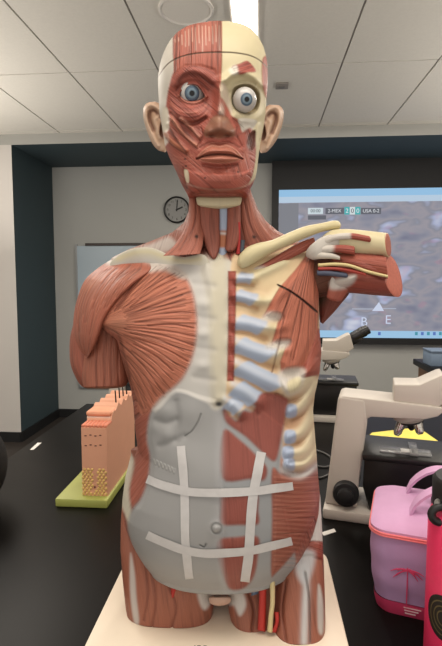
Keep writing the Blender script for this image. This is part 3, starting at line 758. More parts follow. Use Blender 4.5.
H.region([(208, 174), (214, 168), (220, 172), (226, 168), (232, 174), (230, 184), (210, 184)], (178, 94, 78), soft=2, T=.001)
H.line([(187, 184), (200, 188), (220, 190), (240, 188), (252, 182)], 2.2, (196, 150, 132), op=.6)
H.region([(184, 170), (188, 171), (189, 182), (186, 181)], (222, 206, 172), soft=.8, amt=0)
for u, v in ((185, 159), (186, 166), (205, 178), (238, 172)): H.spot(u, v, 1.0, 1.0, (50, 24, 20))
# the lift-off skull cap is the part above the seam
seam = np.array([(150, 84), (156, 80), (160, 74), (166, 66), (173, 60.5), (184, 56), (196, 53.5), (208, 52.6), (221, 52.4), (235, 53), (249, 55.5), (259, 60), (268, 68), (280, 76)], float)
zs = U(seam[:, 0], seam[:, 1], .70)[:, 2]
above = np.where(H.front, H.V < np.interp(H.U, seam[:, 0], seam[:, 1]), H.P[:, 2] > zs[1])
H.ID[:] = 0; H.ID[above] = 5
hd = emit(H, {0: ('head', None, None), 5: ('skull_cap', 0, 'lift-off skull cap, half red and half cream')}, TORSO, 0, ends=False)
HEAD = hd[0]

# eyeballs with iris and pupil
def eyeball(u, v, rpx, d, iu, iv, ir):
    n, m = 40, 48
    r = rpx / F * d
    c = U(u, v, d)
    aim = U(iu, iv, d - r) - c; aim = aim / np.linalg.norm(aim)
    a = np.cross(aim, [0, 0, 1.0]); a /= np.linalg.norm(a); b = np.cross(a, aim)
    th = np.linspace(0.001, PI - .001, n); ph = np.arange(m) / m * 2 * PI
    dome = np.where(th < ir, 1 + .03 * (1 - (th / ir) ** 2), 1.0)
    dr = np.cos(th)[:, None, None] * aim + np.sin(th)[:, None, None] * (np.cos(ph)[None, :, None] * a + np.sin(ph)[None, :, None] * b)
    P = c + r * dome[:, None, None] * dr
    Cc = np.zeros((n, m, 3)); Cc[:] = lin((190, 187, 184))
    k = th / ir
    Cc[k < 1.12] = lin((58, 66, 80)); Cc[k < .98] = lin((86, 104, 122)); Cc[(k < .72)] = lin((116, 136, 150)); Cc[k < .42] = lin((20, 22, 26))
    i0 = np.arange(n - 1)[:, None] * m; j = np.arange(m)[None]; j1 = (j + 1) % m
    q = np.stack([i0 + j, i0 + m + j, i0 + m + j1, i0 + j1], -1).reshape(-1, 4)
    me = raw_mesh('eyeball', P.reshape(-1, 3) - ORG, q, Cc.reshape(-1, 3), np.zeros((n * m, 3)), EYEM)
    return link(bpy.data.objects.new('eyeball', me), HEAD)
EYEM = ANAT.copy(); EYEM.name = 'glossy_eye'; EYEM.node_tree.nodes['Principled BSDF'].inputs['Roughness'].default_value = .12
eyeball(192.2, 93.8, 12.5, .6905, 192, 93.2, .52)
eyeball(244.6, 100.0, 11.6, .679, 247.0, 99.2, .50)

# ears
def ear(Lp, Rp, dl, dr, flip):
    E = chart_loft(Lp, Rp, (dl, dr), [.002, .006, .007, .006, .003], [.006, .009, .009, .008, .004], 120, 80, 14, p=2.6, ca=.12, cb=.12)
    E.fill((200, 158, 126), par(90), 0)
    f = (lambda a: a) if not flip else (lambda a: [(425.5 - x * 1.0, y + 2.5) for x, y in a])
    rim = [(163, 122), (160, 111), (153, 105), (147, 106), (145, 113), (147, 124), (152, 136), (157, 146)]
    E.line(f(rim), 4.5, (222, 188, 160), T=.0055, op=.8)
    E.line(f([(160, 117), (155, 111), (150.5, 112), (150, 120), (154, 130)]), 4, (124, 78, 58), T=-.006, op=.85)
    E.line(f([(158, 116), (155, 121), (157, 130), (160, 138)]), 3.5, (220, 184, 154), T=.003, op=.7)
    E.region(f([(160, 124), (163, 121), (165, 132), (163, 139), (159, 134)]), (112, 68, 52), T=-.008, w=3, soft=1.5, op=.9)
    E.spot(*f([(161, 146)])[0], 4, 4, (226, 194, 168), op=.7)
    return solid(E, 'ear', HEAD, 'tan ear')
ear([(154, 101.5), (147, 103), (143.3, 109), (143.6, 119), (147, 131), (152, 143), (158, 150), (164, 152.5)], [(157, 101.5), (162, 106), (165, 113), (166, 121), (166.5, 130), (167.5, 138), (168.5, 146), (166, 152.5)],
    [.770, .775, .775, .765, .748], [.755, .745, .740, .735, .735], False)
ear([(268, 104.5), (264, 109), (262, 116), (261, 124), (260, 133), (259, 141), (259, 149), (260, 153)], [(272, 104.5), (279, 105.5), (283, 110), (283.6, 118), (281, 129), (276, 141), (268, 151), (263, 153.5)],
    [.755, .745, .740, .735, .735], [.770, .775, .775, .765, .748], True)

# ================================================================== NECK
NK = level_loft([(186, .735), (200, .722), (225, .716), (245, .712), (260, .712), (275, .715)], [(189, 170), (189.5, 195), (188.5, 212), (184, 223), (172, 233), (150, 242), (128, 250), (112, 258), (108, 270)],
                [(249, 170), (249, 187), (254, 200), (258, 210), (266, 222), (278, 232), (296, 241), (314, 250), (318, 270)], .775, .775, .84, 220, 160, 30, p=2.0)
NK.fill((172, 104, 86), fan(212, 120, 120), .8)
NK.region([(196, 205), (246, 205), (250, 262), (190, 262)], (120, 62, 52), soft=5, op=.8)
NK.region([(150, 244), (168, 237), (176, 244), (166, 252), (140, 256), (118, 262), (112, 256)], (206, 198, 190), soft=3, op=.8, amt=.3)
NK.region([(262, 244), (276, 236), (292, 240), (270, 250)], (190, 150, 134), soft=3, op=.4)
NK.spot(196, 236, 1.8, 1.8, (30, 18, 16)); NK.spot(254, 237, 1.8, 1.8, (30, 18, 16))
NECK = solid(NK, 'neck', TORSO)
def strap(name, Lp, Rp, dc, tf, tb, rgb, paint=None, amt=.9, parent=None, label=None, k=1.0, bvh=True, **kw):
    S = chart_loft(Lp, Rp, dc, tf, tb, **kw)
    S.fill(rgb, along(S, k), amt)
    if paint: paint(S)
    return solid(S, name, parent or TORSO, label, bvh)
strap('neck_strap_muscle', [(200, 203), (201, 225), (205, 245), (212, 260)], [(220, 203), (219.5, 225), (220, 245), (216.5, 259)], [.715, .707, .700, .690], .007, .01, (162, 92, 76), parent=NECK, cb=.1)
strap('neck_strap_muscle', [(227, 203), (227, 225), (226, 240), (225, 252)], [(240.5, 203), (241, 225), (239, 240), (235, 252)], [.715, .707, .700, .694], .007, .01, (162, 92, 76), parent=NECK, cb=.1)
def ptr(S):
    S.region([(216, 232), (230, 232), (230, 246), (216, 246)], (196, 122, 82), soft=1.5); S.line([(217, 233), (230, 234)], 2.5, (206, 200, 200))
strap('windpipe', [(219, 200), (219, 230), (218, 262)], [(228, 200), (228, 230), (227, 262)], [.716, .709, .697], .006, .012, (166, 180, 206), ptr, amt=.1, parent=NECK)
strap('hyoid_bone', [(196, 194), (196.5, 201), (199, 209)], [(242, 194), (241.5, 201), (239, 209)], [.716, .712, .712], .014, .02, (216, 202, 164), amt=.1, parent=NECK, ca=.3, cb=.3)
strap('throat_muscle', [(188, 189), (190, 193), (194, 198)], [(248, 189), (246, 193), (243, 198)], [.70, .705, .708], .022, .02, (164, 90, 74), amt=.4, parent=NECK, ca=.3, cb=.3)
strap('neck_side_muscle', [(183, 178), (189, 200), (187, 222), (176, 243), (163, 256)], [(194, 180), (203, 203), (204, 225), (203, 243), (200, 254)], [.738, .728, .714, .690, .672], [.006, .010, .010, .007, .004], .02, (180, 106, 86), parent=NECK,
      paint=lambda S: (S.spot(196.5, 236.5, 1.9, 1.9, (28, 16, 14)), S.line([(196, 200), (194, 225), (180, 250)], 1.8, (104, 50, 42), op=.6, T=-.002)))
strap('neck_side_muscle', [(239, 178), (239, 200), (240, 225), (243, 247)], [(249, 182), (254, 203), (262, 224), (276, 242)], [.738, .730, .722, .716], [.006, .009, .009, .005], .02, (180, 106, 86), parent=NECK,
      paint=lambda S: (S.spot(254, 237, 1.9, 1.9, (28, 16, 14)), S.line([(244, 200), (250, 225), (262, 244)], 1.8, (104, 50, 42), op=.6, T=-.002)))
strap('neck_artery', [(237.5, 222), (237.5, 240), (236, 254)], [(240.5, 222), (240.5, 240), (240, 254)], [.705, .700, .694], .003, .003, (196, 40, 40), amt=0, parent=NECK)
strap('neck_vein', [(240, 240), (239, 252)], [(245, 240), (244, 252)], [.703, .697], .004, .004, (70, 78, 92), amt=0, parent=NECK)
# ================================================================== COLLAR BONES, SHOULDERS, ARMS, VESSELS
def pcl(S):
    S.line([(112, 268), (132, 262), (150, 261), (168, 268), (190, 271)], 6, (212, 208, 202), op=.9); S.line([(118, 259), (134, 253), (150, 252), (168, 258), (184, 261), (200, 259)], 5, (218, 206, 164), op=.8)
strap('collar_bone', [(108, 263), (122, 253), (136, 248), (152, 248), (168, 254), (184, 257), (200, 254), (208, 257)], [(112, 275), (126, 268), (140, 265), (154, 267), (168, 272), (184, 275), (200, 273), (212, 268)],
      [.749, .735, .720, .710, .700, .694, .689, .688], .0035, .011, (212, 206, 188), pcl, amt=0, nrow=120, ca=.05, cb=.05, label='cream collar bone')
strap('collar_bone', [(236, 259), (246, 248), (258, 243), (272, 240), (290, 232), (306, 226), (322, 223), (334, 220.5), (341, 222)], [(239, 269), (247, 267), (256, 262), (272, 253), (290, 245), (306, 238), (322, 232), (334, 230), (341, 229)],
      [.682, .676, .676, .682, .690, .700, .712, .722, .726], .011, .011, (222, 208, 160), amt=0, nrow=140, ca=.05, cb=.05, label='cream collar bone')
strap('collar_muscle', [(252, 268), (266, 262), (284, 251), (300, 242), (314, 237)], [(258, 275), (270, 270), (288, 260), (304, 252), (316, 245)], [.684, .686, .694, .704, .712], .006, .01, (178, 92, 74),
      lambda S: S.spot(258, 270, 9, 5, (212, 204, 194), op=.9))
# viewer's left shoulder and arm stump
strap('upper_arm', [(92, 318), (86, 345), (82.5, 365), (82, 380), (84, 389)], [(122, 318), (127, 345), (130, 362), (130, 378), (124, 388.5)], [.755, .752, .748, .745], [.045, .046, .044, .042], .045, (184, 110, 86),
      lambda S: [S.line([(a, 330), (a - 2, 360), (a - 1, 388)], 2, (118, 58, 46), op=.4, T=-.0015) for a in (98, 106, 113, 120)], nrow=90, nf=80, cb=.07, p=2.3)
strap('outer_arm_muscle', [(77, 312), (70.5, 335), (69.5, 352), (71, 366), (77, 380), (83, 388)], [(96, 312), (96, 335), (98, 352), (98, 366), (97, 380), (92, 389)], [.785, .78, .775, .772, .77], .035, .035, (174, 98, 78), nrow=80, nf=60, cb=.06)
def pdel(S):
    rg = random.Random(4)
    for k in range(17):
        f = (k + .5) / 17
        a = np.array([150, 266.]) * (1 - f) + np.array([104, 264.]) * f; m = np.array([118, 301.]) * (1 - f) + np.array([76, 305.]) * f; e = np.array([97, 340.]) * (1 - f) + np.array([79, 345.]) * f
        q = cr([a, a * .55 + m * .45 + np.array([-2, -4.]), m, e], 30); i0 = rg.randint(2, 12); i1 = rg.randint(20, 30)
        S.line([tuple(p) for p in q[i0:i1:3]], rg.uniform(1.2, 2.2), (108, 52, 42), op=rg.uniform(.3, .65), T=-rg.uniform(.0006, .0020))
        S.line([(p[0] + 1.2, p[1] + 1.8) for p in q[i0:i1:3]], 2, (218, 146, 114), op=.18)
    S.spot(90, 284, 12, 5, (214, 146, 116), op=.3, rot=-40)
    S.line([(108, 262), (130, 256), (152, 262), (160, 272)], 7, (208, 200, 192), op=.9, amt=.1)
strap('shoulder_muscle', [(112, 259), (98, 268), (85, 280), (77.5, 298), (73.5, 318), (74, 336), (79, 349), (85.5, 358)], [(150, 263), (150, 271), (134, 284), (117, 301), (106, 318), (100, 334), (94, 348), (87, 358.5)],
      ([.765, .768, .768, .766, .764, .76], [.708, .698, .692, .694, .700, .715]), [.004, .022, .034, .036, .030, .012], [.03, .05, .05, .04, .02], (188, 108, 84), pdel, nrow=160, nf=110, cb=.05, p=2.1)
# raised arm of the viewer's right: flesh, bone, cut face
AX = dict(nrow=90, nf=60)
A = chart_loft([(312, 258), (325, 250), (345, 249), (370, 252), (387, 254)], [(312, 300), (328, 296), (347, 293), (372, 295), (397, 297)], [.735, .728, .715, .70, .69], [.03, .034, .036, .037, .036], [.03, .04, .04, .04, .04], nrow=100, nf=90, nb=40, p=2.2, lean=[0, 0, 4, 8, 9])
A.fill((168, 82, 68), along(A, 1), .9)
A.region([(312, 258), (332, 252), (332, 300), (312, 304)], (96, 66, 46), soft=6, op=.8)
A.line([(325, 264), (345, 265), (365, 271), (390, 281)], 5, (120, 50, 42), T=-.004, op=.6)
A.region([(330, 282), (342, 277), (356, 275), (352, 284), (340, 290), (332, 291)], (208, 200, 192), soft=2.5, T=.003, amt=.1)
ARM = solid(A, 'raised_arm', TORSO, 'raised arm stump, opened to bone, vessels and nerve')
def endcap(S, name, parent, rgb, rgb2, label):
    nr, nc = S.shape; R = S.Q.reshape(nr, nc, 3)[-1]
    c = R.mean(0); k = np.linspace(1, 0.02, 14)
    ax = R - c
    nrm = np.cross(R[10] - c, R[40] - c); nrm /= np.linalg.norm(nrm); 
    if nrm[0] < 0: nrm = -nrm
    G = c + k[:, None, None] * ax[None] + (0.0012 * (1 - k[:, None, None] ** 6)) * nrm
    n = len(k)
    Cc = np.zeros((n, nc, 3)); Cc[:] = lin(rgb); Cc[:1] = lin(rgb2)
    rs = np.random.RandomState(3); Cc *= (0.85 + .3 * rs.rand(n, nc, 1))
    i0 = np.arange(n - 1)[:, None] * nc; j = np.arange(nc)[None]; j1 = (j + 1) % nc
    q = np.stack([i0 + j, i0 + nc + j, i0 + nc + j1, i0 + j1], -1).reshape(-1, 4)
    me = raw_mesh(name, G.reshape(-1, 3) - ORG, q, Cc.reshape(-1, 3), np.zeros((n * nc, 3)), ANAT)
    o = bpy.data.objects.new(name, me)
    if label: o['label'] = label
    return link(o, parent)
endcap(A, 'cut_face', ARM, (190, 106, 88), (160, 80, 66), 'speckled cut face of the arm')
B = chart_loft([(318, 240), (330, 231), (345, 229), (365, 230.5), (387, 233)], [(316, 256), (330, 257), (350, 257), (370, 257), (389, 257)], [.72, .712, .705, .695, .682], [.018, .02, .02, .019, .018], [.02, .02, .02, .02, .02], nrow=80, nf=60, nb=30, p=2.2, lean=[0, 0, 1.5, 2.5, 3], ca=.06)
B.fill((226, 212, 166), None, 0)
ob = solid(B, 'arm_bone', ARM, 'cream upper arm bone')
endcap(B, 'bone_cut', ob, (196, 140, 116), (222, 206, 164), None) if False else None
endcap(B, 'bone_marrow', ARM, (176, 104, 84), (226, 210, 168), 'speckled end of the cut bone')
strap('forearm_flexor', [(330, 252), (345, 254), (365, 256), (386, 257)], [(332, 262), (345, 266), (365, 271), (388, 279)], [.70, .69, .675, .658], .010, .01, (180, 92, 74), parent=ARM)
strap('tendon', [(313, 247), (322, 239), (336, 234), (352, 233), (371, 236.5)], [(316, 252), (324, 246), (336, 240.5), (352, 239.5), (371, 242.5)], [.704, .692, .684, .680, .672], .004, .006, (214, 206, 196),
      lambda S: S.region([(353, 230), (376, 232), (376, 246), (354, 244)], (180, 84, 68), soft=2, amt=1), amt=.15, parent=ARM, label='white tendon with a red end', cb=.03)
strap('tendon', [(312, 249), (322, 246), (336, 245), (346, 245), (355, 246.5)], [(314, 256), (322, 253), (336, 252.5), (346, 253.5), (355, 255)], [.702, .690, .682, .678, .674], .004, .006, (214, 206, 196),
      lambda S: S.region([(337, 240), (360, 240), (360, 262), (336, 262)], (180, 84, 68), soft=3, amt=1), amt=.15, parent=ARM, label='white tendon with a red end', cb=.03)
strap('tendon', [(310, 252), (320, 252), (332, 253), (340, 256)], [(312, 260), (320, 259), (332, 259), (340, 260)], [.700, .690, .684, .682], .004, .006, (212, 204, 192), amt=.15, parent=ARM, label='white tendon')
strap('tendon', [(304, 253), (312, 244), (323, 236.5), (338, 233)], [(309, 260), (318, 258), (330, 252), (343, 247)], [.702, .692, .690, .690], .004, .006, (214, 207, 198), amt=.15, parent=ARM, label='white tendon sheet', ca=.15, cb=.2)
strap('nerve', [(318, 263.5), (335, 262.5), (350, 264), (368, 270), (388, 275)], [(318, 267), (335, 266), (350, 267.5), (368, 273.5), (388, 278)], [.690, .680, .672, .662, .648], .003, .003, (222, 200, 136), amt=0, parent=ARM, label='pale yellow nerve')
strap('artery', [(318, 267), (335, 267), (350, 269), (366, 273)], [(318, 270.5), (335, 270.5), (350, 272.5), (366, 276.5)], [.69, .680, .673, .664], .003, .003, (188, 60, 48), amt=.2, parent=ARM)
strap('vein', [(317, 270.5), (330, 270.5), (348, 273)], [(317, 275.5), (330, 276), (348, 278)], [.692, .684, .676], .004, .004, (84, 92, 116), amt=0, parent=ARM, label='grey blue vein', cb=.05)
strap('vein', [(281, 257), (292, 262), (302, 268)], [(284, 265), (294, 270), (303, 274)], [.694, .697, .70], .004, .004, (92, 100, 122), amt=0, label='grey blue vein')
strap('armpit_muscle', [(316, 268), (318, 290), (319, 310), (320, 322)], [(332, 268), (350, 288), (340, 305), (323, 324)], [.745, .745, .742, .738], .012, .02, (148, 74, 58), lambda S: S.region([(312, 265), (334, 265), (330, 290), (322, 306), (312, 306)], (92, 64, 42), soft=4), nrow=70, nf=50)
strap('cut_muscle', [(331, 277), (329, 286), (326, 299)], [(357, 275), (350, 288), (340, 303)], [.692, .694, .70], .006, .01, (190, 104, 86), lambda S: S.region([(330, 274), (358, 272), (352, 286), (330, 289)], (212, 204, 196), soft=3), amt=.3, parent=ARM, cb=.1)
# vessels and nerve of the thighs, pubic plate
strap('artery', [(258, 572), (259, 595), (257.5, 630)], [(267, 572), (266.5, 595), (265.5, 632)], [.660, .657, .652], .006, .006, (206, 44, 38), amt=0, label='bright red thigh artery')
strap('nerve', [(269.5, 570), (270, 600), (268.5, 615), (267, 632)], [(275, 570), (275, 600), (273.5, 615), (272.5, 633)], [.656, .650, .648, .646], .0045, .0045, (224, 206, 150), amt=0, label='pale yellow thigh nerve')
strap('artery', [(274, 612), (275, 622), (271, 632)], [(279, 612), (279, 622), (276, 633)], [.652, .648, .648], .004, .004, (206, 44, 38), amt=0, label='bright red thigh artery')
strap('artery', [(172, 580), (171, 590), (170, 600)], [(179, 580), (177, 590), (173, 600)], [.672, .672, .672], .005, .006, (204, 40, 36), amt=0, label='bright red thigh artery')
strap('vein', [(252, 588), (251, 596)], [(260, 584), (258, 594)], [.662, .662], .004, .004, (92, 110, 140), amt=0)
strap('pubic_plate', [(209, 596), (209, 601), (212, 606)], [(231, 596), (231, 601), (227, 606)], [.67, .668, .668], .008, .01, (206, 168, 148), amt=0, ca=.2, cb=.3)
# plate the model stands on
c0 = WZ(121.5, 570.6, TABLE + PLATE_T); c1 = WZ(82.5, 645.2, TABLE + PLATE_T); c2 = WZ(325.7, 550.8, TABLE + PLATE_T); c3 = WZ(349.8, 645.6, TABLE + PLATE_T)
PX0, PX1 = (c0.x + c1.x) / 2, (c2.x + c3.x) / 2; PYB = WZ(322, 549, TABLE + PLATE_T).y; PYF = PYB - 0.42
OW = L2W(ORG)
b = MB(); r = .03
def rrect(x0, x1, y0, y1, r, n=6):
    out = []
    for cx_, cy0, a0 in ((x1 - r, y1 - r, 0), (x0 + r, y1 - r, 90), (x0 + r, y0 + r, 180), (x1 - r, y0 + r, 270)):
        for k in range(n + 1):
            a = math.radians(a0 + 90 * k / n); out.append((cx_ + r * math.cos(a), cy0 + r * math.sin(a)))
    return out
b.prism(rrect(PX0, PX1, PYF, PYB, r), TABLE, TABLE + PLATE_T, axis='z', bev=.004)
pm = mat('plate_cream', (232, 218, 198), .45, noise=.04, nscale=6)
plate = b.build('base_plate', pm, None)
plate.parent = TORSO; plate.matrix_parent_inverse = (Matrix.Translation(OW) @ Matrix.Rotation(YAW, 4, 'Z')).inverted()
plate['label'] = 'cream base plate'

tp = WZ(206, 648, TABLE + PLATE_T)
tx_ = text_mesh('plate_lettering', '17 Parts', .011, mat('print_dark', (72, 60, 54), .6), plate, (tp.x, tp.y, tp.z + .0002), (0, 0, math.radians(2)), .0002)
# ================================================================== TAPE ON THE BELLY
TREE = body_tree()
m_tape = mat('paper_tape', (204, 202, 202), .6, noise=.10, nscale=90, alpha=.88)
def tape(pts, w, lift, label):
    C_ = cr(pts, 60); d_ = np.gradient(C_, axis=0); d_ /= np.linalg.norm(d_, axis=1, keepdims=True); nn = np.stack([-d_[:, 1], d_[:, 0]], -1)
    s = np.linspace(-1, 1, 7)
    uv = C_[:, None] + nn[:, None] * (s[None] * w / 2)[..., None]
    uv[:, 0] += nn * 0.25 * np.sin(np.linspace(0, 21, 60))[:, None]
    dep = drape(TREE, uv[..., 0].ravel(), uv[..., 1].ravel()).reshape(60, 7)
    for _ in range(4): dep[1:-1] = np.minimum(dep[1:-1], (dep[:-2] + dep[1:-1] + dep[2:]) / 3)
    top = U(uv[..., 0], uv[..., 1], dep - lift); bot = U(uv[..., 0], uv[..., 1], dep - lift + .0007)
    ctr = top.reshape(-1, 3).mean(0); cw = L2W(ctr)
    bm = bmesh.new()
    A = [[bm.verts.new(L2W(top[i, j]) - cw) for j in range(7)] for i in range(60)]; B = [[bm.verts.new(L2W(bot[i, j]) - cw) for j in range(7)] for i in range(60)]
    for i in range(59):
        for j in range(6):
            bm.faces.new((A[i][j], A[i + 1][j], A[i + 1][j + 1], A[i][j + 1])); bm.faces.new((B[i][j], B[i][j + 1], B[i + 1][j + 1], B[i + 1][j]))
        bm.faces.new((A[i][0], B[i][0], B[i + 1][0], A[i + 1][0])); bm.faces.new((A[i][6], A[i + 1][6], B[i + 1][6], B[i][6]))
    for j in range(6):
        bm.faces.new((A[0][j], A[0][j + 1], B[0][j + 1], B[0][j])); bm.faces.new((A[-1][j], B[-1][j], B[-1][j + 1], A[-1][j + 1]))
    mb = MB(); mb.bm.free(); mb.bm = bm
    o = mb.build('tape_strip', m_tape, None, cw); tag(o, label, 'tape', 'white tape strips on the belly')
tape([(181, 446), (182.5, 465), (184.5, 490), (185, 530), (186.5, 555), (189.5, 579)], 8.5, .0012, 'upright white tape strip on the grey side of the belly')
tape([(261.5, 452), (257, 475), (252, 505), (249, 550), (245, 582)], 9.5, .0012, 'upright white tape strip on the red side of the belly')
tape([(147, 479), (165, 486), (188, 491.5), (220, 493), (255, 491), (275, 488.5), (293, 486)], 8.5, .0022, 'long level white tape strip above the navel')
tape([(147, 535), (165, 543), (182, 549.5), (205, 553.5), (228, 553), (252, 550.5), (272, 546), (292, 541)], 8.5, .0022, 'long level white tape strip below the navel')

# ================================================================== BENCH
m_blk = mat('bench_black_resin', (17, 15, 14), .38, noise=.2, nscale=8, spec=.10)
m_dk = mat('cabinet_black', (26, 24, 23), .6)
BX0 = WZ(12, 455, TABLE).x; BYB = WZ(88, 403.5, TABLE).y
t = empty('lab_bench', ((BX0 + .8) / 2, BYB / 2, 0), 0, 'black lab bench top carrying the torso model and the microscopes', 'bench')
ox, oy = (BX0 + .8) / 2, BYB / 2
MB().box(BX0 - ox, .8 - ox, .1 - oy, BYB - oy, TABLE - .03, TABLE, .004).build('worktop', m_blk, t)
MB().box(BX0 + .05 - ox, .75 - ox, .2 - oy, BYB - .05 - oy, FL + .08, TABLE - .03).build('cabinet_base', m_dk, t)
MB().box(BX0 + .1 - ox, .7 - ox, .25 - oy, BYB - .1 - oy, FL, FL + .08).build('plinth', m_dk, t)
# side bench of the right
m_wood = mat('bench_oak_brown', (124, 88, 58), .5, noise=.25, nscale=9)
sx, syb = WZ(413, 358.6, TABLE).x, WZ(413, 358.6, TABLE).y
t = empty('side_bench', (sx + .5, syb - .7, 0), 0, 'brown wooden side bench with a black top at the right edge', 'bench')
MB().box(-.5, .5, -.7, .7, TABLE - .04, TABLE, .004).build('worktop', m_blk, t)
MB().box(-.47, .47, -.67, .67, FL, TABLE - .04).build('cabinet_base', m_wood, t)
q = WZ(432, 367, TABLE)
t = empty('supply_box', (q.x + .06, q.y + .1, TABLE), 0, 'small blue grey box on the side bench', 'box')
MB().box(-.06, .06, -.08, .08, 0, .085, .004).build('body', mat('box_bluegrey', (120, 138, 160), .5), t)
MB().box(-.063, .063, -.083, .083, .085, .10, .004).build('lid', mat('box_lid', (96, 112, 132), .5), t)

# ================================================================== MICROSCOPES
m_mic = mat('microscope_grey', (196, 188, 178), .45, noise=.03, nscale=20)
m_mbk = mat('microscope_black', (22, 21, 21), .38)
m_chr = mat('chrome', (200, 196, 190), .18, metal=1.0)
m_rub = mat('knob_rubber', (26, 26, 27), .55, noise=.3, nscale=120)
m_clr = mat('clear_slide_holder', (150, 150, 150), .2, alpha=.55)
KM = 1.08 / F
def mp(pts): return [((x - 324) * KM, (520 - y) * KM) for x, y in pts]
def microscope(loc, rz, label):
    t = empty('microscope', loc, rz, label, 'microscope', 'microscopes on the bench')
    MB().prism(mp([(323, 520), (323, 509), (440, 509), (450, 513), (452, 520)]), -.075, .075, bev=.005).build('base', m_mic, t)
    MB().prism(mp([(324, 509), (326, 490), (335, 398), (338, 396), (361, 398), (364, 420), (357, 486), (356, 509)]), -.05, .05, bev=.005, seg=3).build('column', m_mic, t)
    MB().prism(mp([(335, 400), (336, 397), (340, 395.5), (388, 397.5), (432, 400), (433, 404), (428, 409), (416, 413), (367, 414.5), (362, 418)]), -.048, .048, bev=.0025, seg=3).build('arm', m_mic, t)
    h = MB().prism(mp([(388, 398), (388, 381), (411, 380), (429, 370), (433, 369), (440, 393), (427, 401)]), -.042, .042, bev=.003, seg=3).build('head', m_mic, t)
    ey = MB().prism(mp([(430, 376), (434, 371), (446, 364), (455, 378), (438, 389)]), -.036, .036, bev=.005).build('eyepiece_mount', m_mbk, t)
    for s in (-1, 1):
        a = Vector(((447 - 324) * KM, s * .024, (520 - 371) * KM)); d = Vector((.86, 0, .5)).normalized()
        o = MB().tube([a - d * .02, a, a + d * .012, a + d * .013, a + d * .028, a + d * .029, a + d * .044, a + d * .046], [.0165, .0165, .0165, .018, .018, .016, .016, .012], 24).build('eyepiece', m_mbk, t)
        e2 = a + d * .0465
        MB().tube([e2 - d * .001, e2 + d * .0004], [.0095, .0095], 20).build('eyepiece_lens', mat('lens_glass', (40, 46, 54), .08), o)
    c = Vector(((404 - 324) * KM, 0, (520 - 413) * KM)); ax = Vector((.18, 0, -1)).normalized()
    no = MB().tube([c - ax * .004, c, c + ax * .010, c + ax * .012, c + ax * .018, c + ax * .019], [.030, .036, .036, .031, .026, .015], 32).build('nosepiece', m_mic, t)
    MB().tube([c + ax * .017, c + ax * .0205, c + ax * .024], [.0275, .0275, .012], 32).build('turret', m_mbk, no)
    for k, (ang, ln, mm) in enumerate(((0, .040, m_chr), (120, .030, m_chr), (240, .034, m_mbk))):
        u = Vector((math.cos(math.radians(ang + 200)), math.sin(math.radians(ang + 200)), 0)); st = c + ax * .014 + u * .016; dd = (Vector((0, 0, -1)) + u * .42).normalized()
        MB().tube([st, st + dd * ln * .5, st + dd * ln * .52, st + dd * ln * .8, st + dd * ln], [.0105, .0105, .0092, .0092, .005], 20).build('objective', mm, t)
    MB().prism(mp([(360, 455), (360, 449), (448, 449), (448, 455)]), -.075, .075, bev=.003).build('stage', m_mbk, t)
    MB().box((376 - 324) * KM, (424 - 324) * KM, -.052, -.012, (520 - 448.8) * KM, (520 - 447.2) * KM, .001).box((404 - 324) * KM, (412 - 324) * KM, -.06, .02, (520 - 448) * KM, (520 - 445.5) * KM, .001).build('slide_holder', m_clr, t)
    MB().box((396 - 324) * KM, (406 - 324) * KM, -.045, -.025, (520 - 447.4) * KM, (520 - 446.4) * KM).build('slide_label', mat('slide_label_white', (206, 204, 200), .5), t)
    MB().prism(mp([(362, 455), (446, 455), (446, 476), (438, 494), (430, 509), (368, 509), (361, 486)]), -.055, .055, bev=.005).build('condenser_housing', m_mbk, t)
    kx, kz = (345 - 324) * KM, (520 - 494) * KM
    for s in (-1, 1):
        kb = MB().lathe([(.0, .0), (.0285, .0), (.0285, .014), (.026, .018), (.018, .019), (.017, .030), (.014, .032), (0, .032)], 40, Matrix.Translation((kx, s * .049, kz)) @ Matrix.Rotation(s * -PI / 2, 4, 'X')).build('focus_knob', m_rub, t)
    return t
rzm = math.radians(-13)
def place_mic(px, py, rz):
    q = WZ(px, py, TABLE); R_ = Matrix.Rotation(rz, 3, 'Z'); off = R_ @ Vector((-.001, -.075, 0)); return (q.x - off.x, q.y - off.y, TABLE)
mic = microscope(place_mic(323, 519, rzm), rzm, 'grey microscope with a black focus knob, nearest to the pink lunch bag')
def copy_tree(o, parent=None):
    c = o.copy(); COL.objects.link(c)
    if parent is not None: c.parent = parent
    for ch in list(o.children): copy_tree(ch, c)
    return c
mic2 = copy_tree(mic); q = WZ(285, 415.5, TABLE); mic2.location = (q.x, q.y, TABLE); mic2.rotation_euler.z = math.radians(-6)
mic2['label'] = 'grey microscope behind the torso, its black eyepieces in front of the screen'
mic3 = copy_tree(mic); q = WZ(112, 417, TABLE); mic3.location = (q.x, q.y, TABLE); mic3.rotation_euler.z = math.radians(-6)
mic3['label'] = 'grey microscope half hidden behind the cut-off arm and the pink skin block'

